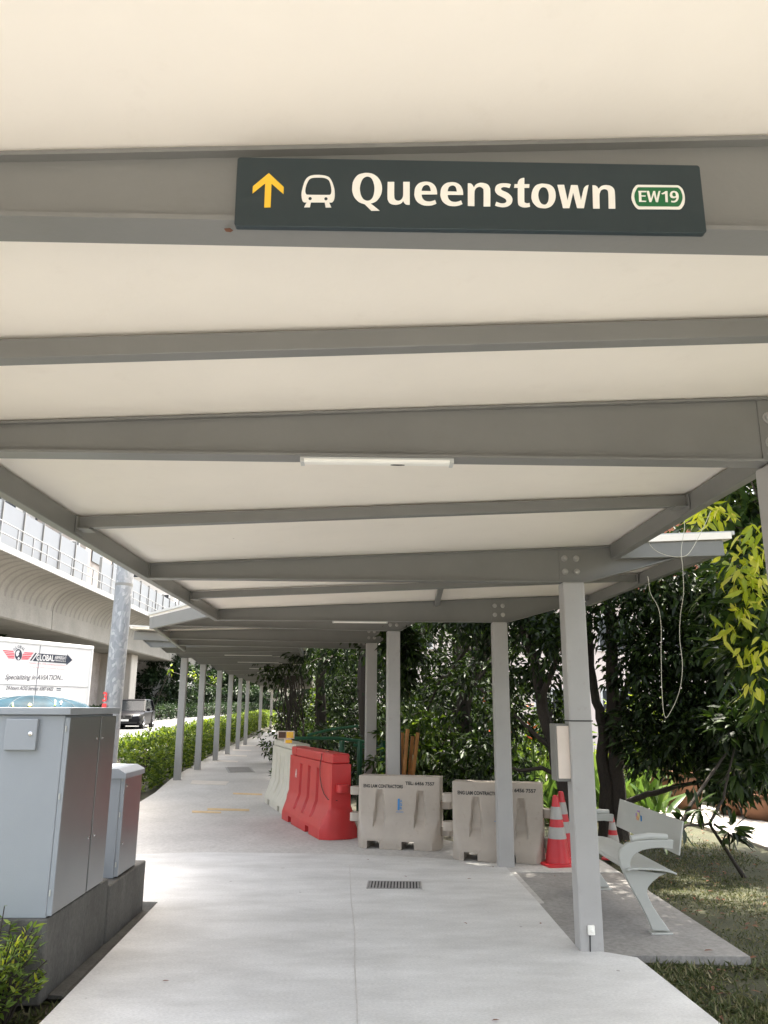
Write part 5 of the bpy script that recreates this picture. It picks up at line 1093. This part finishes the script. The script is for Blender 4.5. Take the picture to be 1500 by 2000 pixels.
# near mango tree on the right with yellow young leaves
B4 = (5.1, 6.9, -.1)
def young(t, base):
    P = []; D = []
    for px, py, Y, n, r in ((1450, 1080, 6.5, 30, .14), (1478, 1130, 6.4, 36, .16), (1440, 1120, 6.5, 16, .10), (1385, 1000, 6.6, 26, .10), (1462, 1165, 6.4, 18, .1), (1448, 1195, 6.5, 12, .06), (1420, 1225, 6.6, 16, .08), (1480, 1270, 6.5, 22, .10), (1465, 1330, 6.7, 10, .06), (1490, 1050, 6.4, 24, .12), (1405, 990, 6.6, 10, .06)):
        c = np.array(A_(px, py, Y)); P.append(c+rng.normal(size=(n, 3))*r*.7); d = rdir(n); d[:, 2] = -np.abs(d[:, 2])*.9-.3; D.append(d)
    p = np.concatenate(P)-np.array(base); d = np.concatenate(D); n = len(p)
    link('young_leaves', leaf_mesh('young_leaves', p, d, rng.normal(size=(n, 3))+np.array([0, 0, 1.]), .145*(.6+.7*rng.random(n)), .046, M['leaf_young'], .2, True), t)
tree('mango_tree', 'leafy mango tree at the right edge with drooping yellow young leaves', [([B4, (5.0, 6.9, 1.5), (4.9, 6.8, 3.0), (4.6, 6.6, 4.5), (4.2, 6.2, 6)], .2, .08), ([(4.95, 6.85, 2.4), (4.4, 6.8, 2.9), (3.9, 6.7, 3.1), (3.55, 6.6, 3.0)], .06, .015), ([(4.9, 6.8, 3.), (4.6, 7.6, 4.2), (4.0, 8.2, 5.2)], .09, .03)],
    [cl(1475, 1000, 7.2, .50, .5, .35, 420), cl(1420, 960, 7.4, .45, .5, .25, 300), cl(1478, 1200, 6.9, .28, .4, .3, 240), cl(1455, 1270, 7.0, .26, .35, .25, 170), cl(1500, 1330, 7, .25, .4, .35, 220), cl(1430, 1140, 7.2, .22, .3, .2, 130), cl(1490, 1100, 6.9, .3, .4, .3, 260), cl(1395, 1010, 7.4, .2, .3, .15, 80),
     ((4.4, 6.3, 5.2), (1.5, 1.5, .9), 1300), ((3.6, 4.6, 5.6), (1.6, 1.5, .8), 1300), ((4.8, 4.0, 4.9), (1.5, 1.5, 1.0), 1200), ((4.0, 8.4, 5.6), (1.6, 1.5, .9), 1300), ((2.75, 6.0, 5.6), (1.1, 1.9, .5), 5200), ((2.55, 5.9, 4.5), (.7, 1.3, .35), 3200), ((3.3, 7.5, 5.0), (1.0, 1.6, .5), 3200), ((5.6, 6.0, 4.2), (1.2, 1.5, 1.0), 1000), ((5.4, 8.2, 4.5), (1.2, 1.2, 1.0), 900), ((3.0, 6.6, 6.4), (1.7, 1.7, .7), 1300), ((4.0, 2.4, 5.4), (1.6, 1.5, .9), 1200), ((5.5, 1.2, 4.6), (1.5, 1.6, 1.1), 1200), ((4.6, -.8, 5.4), (1.6, 1.6, .9), 1100)], .18, .055, M['leaf_mango'], fine=True, sprig=.2, extra=young)  # dense clumps over the roof edge are unseen, added to shade slab and pad
# taller shade trees whose crowns close the sky over the garden
def shade_tree(label, x, y, h, cr, leafm, n=6500, ln=.17, trunk=.16, group='shade trees in the garden', low=.35, nm='shade_tree'):
    tr = [([(x, y, -.1), (x+rng.normal()*.15, y+rng.normal()*.15, h*.3), (x+rng.normal()*.3, y+rng.normal()*.3, h*.6), (x+rng.normal()*.4, y+rng.normal()*.4, h*.85)], trunk, trunk*.35)]
    cs = []; k = 11
    for i in range(k):
        a = 2.399*i; f = (i+.5)/k; z = h*(low+(1-low)*f); r = cr*math.sin(math.pi*(.18+.74*f))*(.55+.3*rng.random())
        cs.append(((x+r*math.cos(a), y+r*math.sin(a), z), (cr*.52, cr*.52, h*.11), n//k))
    return tree(nm, label, tr, cs, ln, ln*.42, leafm, group=group)
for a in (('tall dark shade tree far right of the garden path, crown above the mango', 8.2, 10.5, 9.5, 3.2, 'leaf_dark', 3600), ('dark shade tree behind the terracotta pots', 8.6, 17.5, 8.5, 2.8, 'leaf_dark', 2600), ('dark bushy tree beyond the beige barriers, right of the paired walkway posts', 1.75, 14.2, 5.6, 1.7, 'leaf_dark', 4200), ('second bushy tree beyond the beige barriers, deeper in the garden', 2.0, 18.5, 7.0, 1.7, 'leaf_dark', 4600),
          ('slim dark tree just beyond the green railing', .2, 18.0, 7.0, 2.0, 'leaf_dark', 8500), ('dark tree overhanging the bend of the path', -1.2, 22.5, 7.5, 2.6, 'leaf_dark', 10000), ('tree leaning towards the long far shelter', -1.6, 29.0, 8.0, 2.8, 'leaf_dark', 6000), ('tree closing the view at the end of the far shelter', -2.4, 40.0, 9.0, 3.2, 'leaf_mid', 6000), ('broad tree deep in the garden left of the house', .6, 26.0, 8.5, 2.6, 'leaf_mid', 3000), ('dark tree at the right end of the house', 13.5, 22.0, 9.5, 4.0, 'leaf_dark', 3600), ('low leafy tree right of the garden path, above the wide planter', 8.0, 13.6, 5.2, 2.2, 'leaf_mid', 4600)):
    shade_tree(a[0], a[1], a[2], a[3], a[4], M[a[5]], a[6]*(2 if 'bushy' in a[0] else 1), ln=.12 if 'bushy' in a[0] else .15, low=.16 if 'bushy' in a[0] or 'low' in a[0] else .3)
# understorey shrubs
def shrub(label, x, y, r, h, leafm, n, ln=.13, flowers=None):
    t = thing('garden_shrub', label, 'shrub', (x, y, -.1), 0, 'shrubs in the garden'); s = MB()
    for k in range(7): a = k*.9; s.tube([(0, 0, 0), (r*.3*math.cos(a), r*.3*math.sin(a), h*.5), (r*.65*math.cos(a), r*.65*math.sin(a), h*.85)], [.03, .02, .008], 5)
    s.build('stems', M['bark'], t, smooth=True)
    foliage('foliage', [((r*.55*math.cos(a), r*.55*math.sin(a), h*(.3+.45*(k % 3)/2)), (r*.6, r*.6, h*.34), n//7) for k, a in enumerate([q*.9 for q in range(7)])], ln, ln*.42, M[leafm], t)
    if flowers:
        f = MB()
        for k in range(14):
            c = Vector(rdir(1)[0]); c = Vector((c.x*r, c.y*r, h*.55+abs(c.z)*h*.5))
            for q in range(4): v = Vector(rdir(1)[0])*.05; f.add([c, c+v, c+Vector((-v.y, v.x, v.z))], [(0, 1, 2)])
        f.build('flowers', M[flowers], t, fix=False)
    return t
for a in (('dense shrub behind the leftmost beige barrier and orange poles', .95, 13.0, .9, 1.7, 'leaf_mid', 2600), ('dense dark shrub behind the gap between the two beige barriers', 1.75, 12.3, .75, 1.35, 'leaf_dark', 2200), ('pink flowering shrub low beyond the long hanging wire', 5.4, 15.4, .9, 2.0, 'leaf_hedge', 2000, .13, 'flower_pink'), ('yellow green shrub right of the pink flowering one', 6.9, 14.9, .9, 1.9, 'leaf_hedge', 2000), ('dark shrub behind the rounded terracotta pots', 5.9, 16.6, 1.0, 1.6, 'leaf_mid', 2000), ('sunlit shrub left of the twin trunks', 3.6, 15.0, .9, 1.5, 'leaf_hedge', 1800), ('dark shrub behind the green railing', -.4, 16.5, .9, 1.2, 'leaf_dark', 2000), ('shrub under the trees beside the distant path bend', -1.8, 24.0, 1.2, 1.5, 'leaf_mid', 1800), ('orange flowering shrub right behind the leaning trunk', 3.0, 17.0, .9, 2.0, 'leaf_mid', 1600, .13, 'flower_orange'), ('sunny shrub where the far shelter ends', -3.6, 47.0, 1.6, 2.0, 'leaf_hedge', 1500, .2), ('dark shrub at the far right behind the wide planter', 7.6, 12.2, 1.0, 1.7, 'leaf_dark', 2200), ('tall dark shrub between the green railing and the far bend', .4, 21.5, 1.5, 2.6, 'leaf_dark', 3000, .15), ('broad dark shrub closing the garden behind the bushy trees', 2.8, 22.5, 1.8, 2.6, 'leaf_dark', 3200, .16), ('dark shrub under the tree leaning to the far shelter', -.4, 30, 1.9, 2.4, 'leaf_dark', 2600, .18), ('far shrub filling the gap by the distant bend', -2.2, 36, 1.6, 2.2, 'leaf_mid', 2200, .18)):
    shrub(*a)
# hanging vine stems on the far posts
for i, (px, Y) in enumerate(((548, 24), (560, 21), (575, 22))):
    b = MB()
    for k in range(6):
        p = at(px+k*3, 1440, Y); p.z = -.05; c = at(px-4+k*4+3*math.sin(k*2.2), 1320, Y); b.tube(wob(p, c, 6, .10), .018, 5)
    tag(b.build('bare_vines', M['bark'], None, smooth=True), ('bare tangled vine stems at the near right bend of the path', 'bare tangled vine stems nearest the red barrier', 'bare tangled vine stems below the dark overhanging tree')[i], 'vines', 'bare vine stems')
# creeper on the second section posts
t = thing('creeper', 'dark leafy creeper hanging over the post top behind the beige barriers', 'creeper', tuple(at(765, 1230, 10.9)))
foliage('foliage', [cl(772, 1215, 10.95, .16, .15, .16, 170), cl(790, 1255, 11.1, .2, .2, .3, 260), cl(785, 1320, 11.1, .14, .15, .25, 140), cl(758, 1262, 10.9, .06, .08, .12, 30)], .15, .06, M['leaf_dark'], t, .1, loc=t.location)
b = MB(); b.tube([(.15, .1, -2.7), (.12, .1, -1.4), (.05, .05, .1)], .015, 5); b.build('stem', M['bark'], t)

# ------------------------------------------------------------------ trees on the road side
for i, (x, y, h, cr, lab) in enumerate(((-24.5, 46, 6.6, 3.6, 'leafy tree behind the white truck, under the viaduct edge'), (-18.6, 76, 5.9, 3.4, 'dark feathery tree right of the first viaduct pier'), (-19.5, 88, 6.0, 4.4, 'dark tree beyond the black SUV'), (-17.5, 98, 6.2, 4.8, 'tree seen between the first two slim shelter posts'), (-13.5, 104, 11, 5.0, 'tree seen between the middle slim shelter posts'), (-8, 118, 12, 5.5, 'tree closing the end of the road'), (-1, 110, 12, 6., 'far tree beyond the end of the path'), (-26, 60, 7.5, 3.6, 'dark tree behind the first viaduct pier'), (-25, 74, 6.4, 3.6, 'dark tree filling the gap left of the feathery one, under the viaduct'), (-25, 92, 6.6, 5.0, 'broad dark tree deep under the viaduct beyond the black SUV'), (-19, 120, 6.4, 5.0, 'distant dark tree behind the third viaduct pier'), (-24, 36, 7.5, 3.2, 'leafy tree top just over the truck roof at the left edge'))):
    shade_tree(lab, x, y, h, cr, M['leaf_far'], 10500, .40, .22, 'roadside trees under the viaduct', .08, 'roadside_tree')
q = (-6.3, 21.0)
t = thing('vine_spray', 'sunlit leafy vine spray by the top of the second slim shelter post', 'vine', (q[0]+1.2, 21.5, 2.4))
foliage('foliage', [((-5.15, 21.4, 2.55), (.12, .3, .12), 14), ((-5.3, 26.0, 2.5), (.3, .5, .15), 34), ((-5.6, 31, 2.45), (.3, .6, .2), 34)], .13, .06, M['leaf_hedge'], t, .12, loc=t.location)
b = MB(); b.tube([(-.6, .2, -2.4), (-.5, .3, -1.), (-.1, .2, .1), (-.2, 4.5, 0), (-.5, 9.4, -.1)], .012, 5); b.build('stem', M['bark'], t)

# ------------------------------------------------------------------ grass and litter
n = 90000
gx = rng.uniform(1.9, 6.5, n); gy = rng.uniform(2.6, 14, n)
keep = ~((gx < 2.66) & (gy > 5.74)) & ~((gx > 4.5) & (gy > 5.9)) & ~((gx < 1.95) & (gy < 5.8))
pat = np.sin(gx*2.3+1.2*np.sin(gy*1.7))+np.sin(gy*2.9+gx)+rng.normal(size=n)*.7; keep &= pat > -.5
P = np.stack([gx, gy, np.full(n, -.055)], 1)[keep]; m = len(P); d = rng.normal(size=(m, 3))*.8; d[:, 2] = np.abs(d[:, 2])+.35
me = leaf_mesh('grass', P, d, rng.normal(size=(m, 3)), .034*(.4+1.0*rng.random(m)), .0042, M['grass'], .4); struct(link('grass', me), 'stuff')
n = 17000; gx = rng.uniform(1.86, 3.6, n); gy = rng.uniform(3.6, 5.78, n); pat = np.sin(gx*5+gy*2)+np.sin(gy*6.1-gx)+rng.normal(size=n)*.8; k = pat > -.3
P = np.stack([gx, gy, np.full(n, -.055)], 1)[k]; m = len(P); d = rng.normal(size=(m, 3))*1.1; d[:, 2] = np.abs(d[:, 2])*.6+.15
me = leaf_mesh('dry_grass', P, d, rng.normal(size=(m, 3)), .045*(.4+1.1*rng.random(m)), .0042, M['grass'], .5); struct(link('dry_grass', me), 'stuff')
n = 2600; gx = rng.uniform(-2.9, -1.72, n); gy = rng.uniform(3.0, 5.2, n); k = ~((gx > -2.5) & (gx < -1.78) & (gy > 5.05))
P = np.stack([gx, gy, np.full(n, -.085)], 1)[k]; m = len(P); d = rng.normal(size=(m, 3))*.9; d[:, 2] = np.abs(d[:, 2])+.15
me = leaf_mesh('weeds', P, d, rng.normal(size=(m, 3)), .07*(.4+1.0*rng.random(m)), .011, M['grass'], .4); struct(link('weeds', me), 'stuff')
n = 900; gx = rng.uniform(1.9, 6, n); gy = rng.uniform(4, 13, n); k = ~((gx < 2.66) & (gy > 5.74)); gx, gy = gx[k], gy[k]; n = len(gx)
d = rng.normal(size=(n, 3)); d[:, 2] *= .15
me = leaf_mesh('leaf_litter', np.stack([gx, gy, np.full(n, -.03)], 1), d, rng.normal(size=(n, 3))*.2+np.array([0, 0, 1.]), .05*(.6+.8*rng.random(n)), .022, M['leaf_dry'], .15, True); struct(link('leaf_litter', me), 'stuff')
EXPO = 2.65

# ------------------------------------------------------------------ light, sky, camera
w = bpy.data.worlds.new('World'); SC.world = w; w.use_nodes = True
nt = w.node_tree; bg = nt.nodes['Background']; sk = nt.nodes.new('ShaderNodeTexSky'); sk.sky_type = 'NISHITA'; sk.sun_disc = False
SUN_EL = R_(74); SUN_D = Vector((.55, .84, 0)).normalized()
sk.sun_elevation = SUN_EL; sk.sun_rotation = math.atan2(SUN_D.x, SUN_D.y); sk.dust_density = 5; sk.air_density = 1.; sk.ozone_density = 1.
hs = nt.nodes.new('ShaderNodeHueSaturation'); hs.inputs['Saturation'].default_value = .55; nt.links.new(sk.outputs[0], hs.inputs['Color'])
tn = nt.nodes.new('ShaderNodeMix'); tn.data_type = 'RGBA'; tn.blend_type = 'MULTIPLY'; tn.inputs[0].default_value = 1; tn.inputs[7].default_value = (1.0, .965, .90, 1)
nt.links.new(hs.outputs[0], tn.inputs[6]); nt.links.new(tn.outputs[2], bg.inputs[0]); bg.inputs[1].default_value = .15
sl = bpy.data.lights.new('sun', 'SUN'); sl.energy = 3.0; sl.angle = R_(.6); sl.color = (1., .94, .84)
so = bpy.data.objects.new('sun', sl); COL.objects.link(so)
so.rotation_euler = (-Vector((SUN_D.x*math.cos(SUN_EL), SUN_D.y*math.cos(SUN_EL), math.sin(SUN_EL)))).to_track_quat('-Z', 'Y').to_euler(); so.location = (5, -5, 30)
cd = bpy.data.cameras.new('camera'); cam = bpy.data.objects.new('camera', cd); COL.objects.link(cam); SC.camera = cam
cd.sensor_fit = 'VERTICAL'; cd.sensor_height = 36; cd.lens = 36*F/2000; cd.clip_start = .05; cd.clip_end = 3000
cam.matrix_world = Matrix([[*map(float, RM[i]), (0, 0, EYE)[i]] for i in range(3)]+[[0, 0, 0, 1]])
vs = SC.view_settings; SC.display_settings.display_device = 'sRGB'; vs.view_transform = 'Standard'; vs.look = 'None'; vs.exposure = EXPO; vs.gamma = 1
SC.cycles.max_bounces = 10; SC.cycles.diffuse_bounces = 6; SC.cycles.glossy_bounces = 3; SC.cycles.transmission_bounces = 4; SC.cycles.transparent_max_bounces = 4
SC.cycles.use_denoising = True; SC.cycles.sample_clamp_indirect = 6
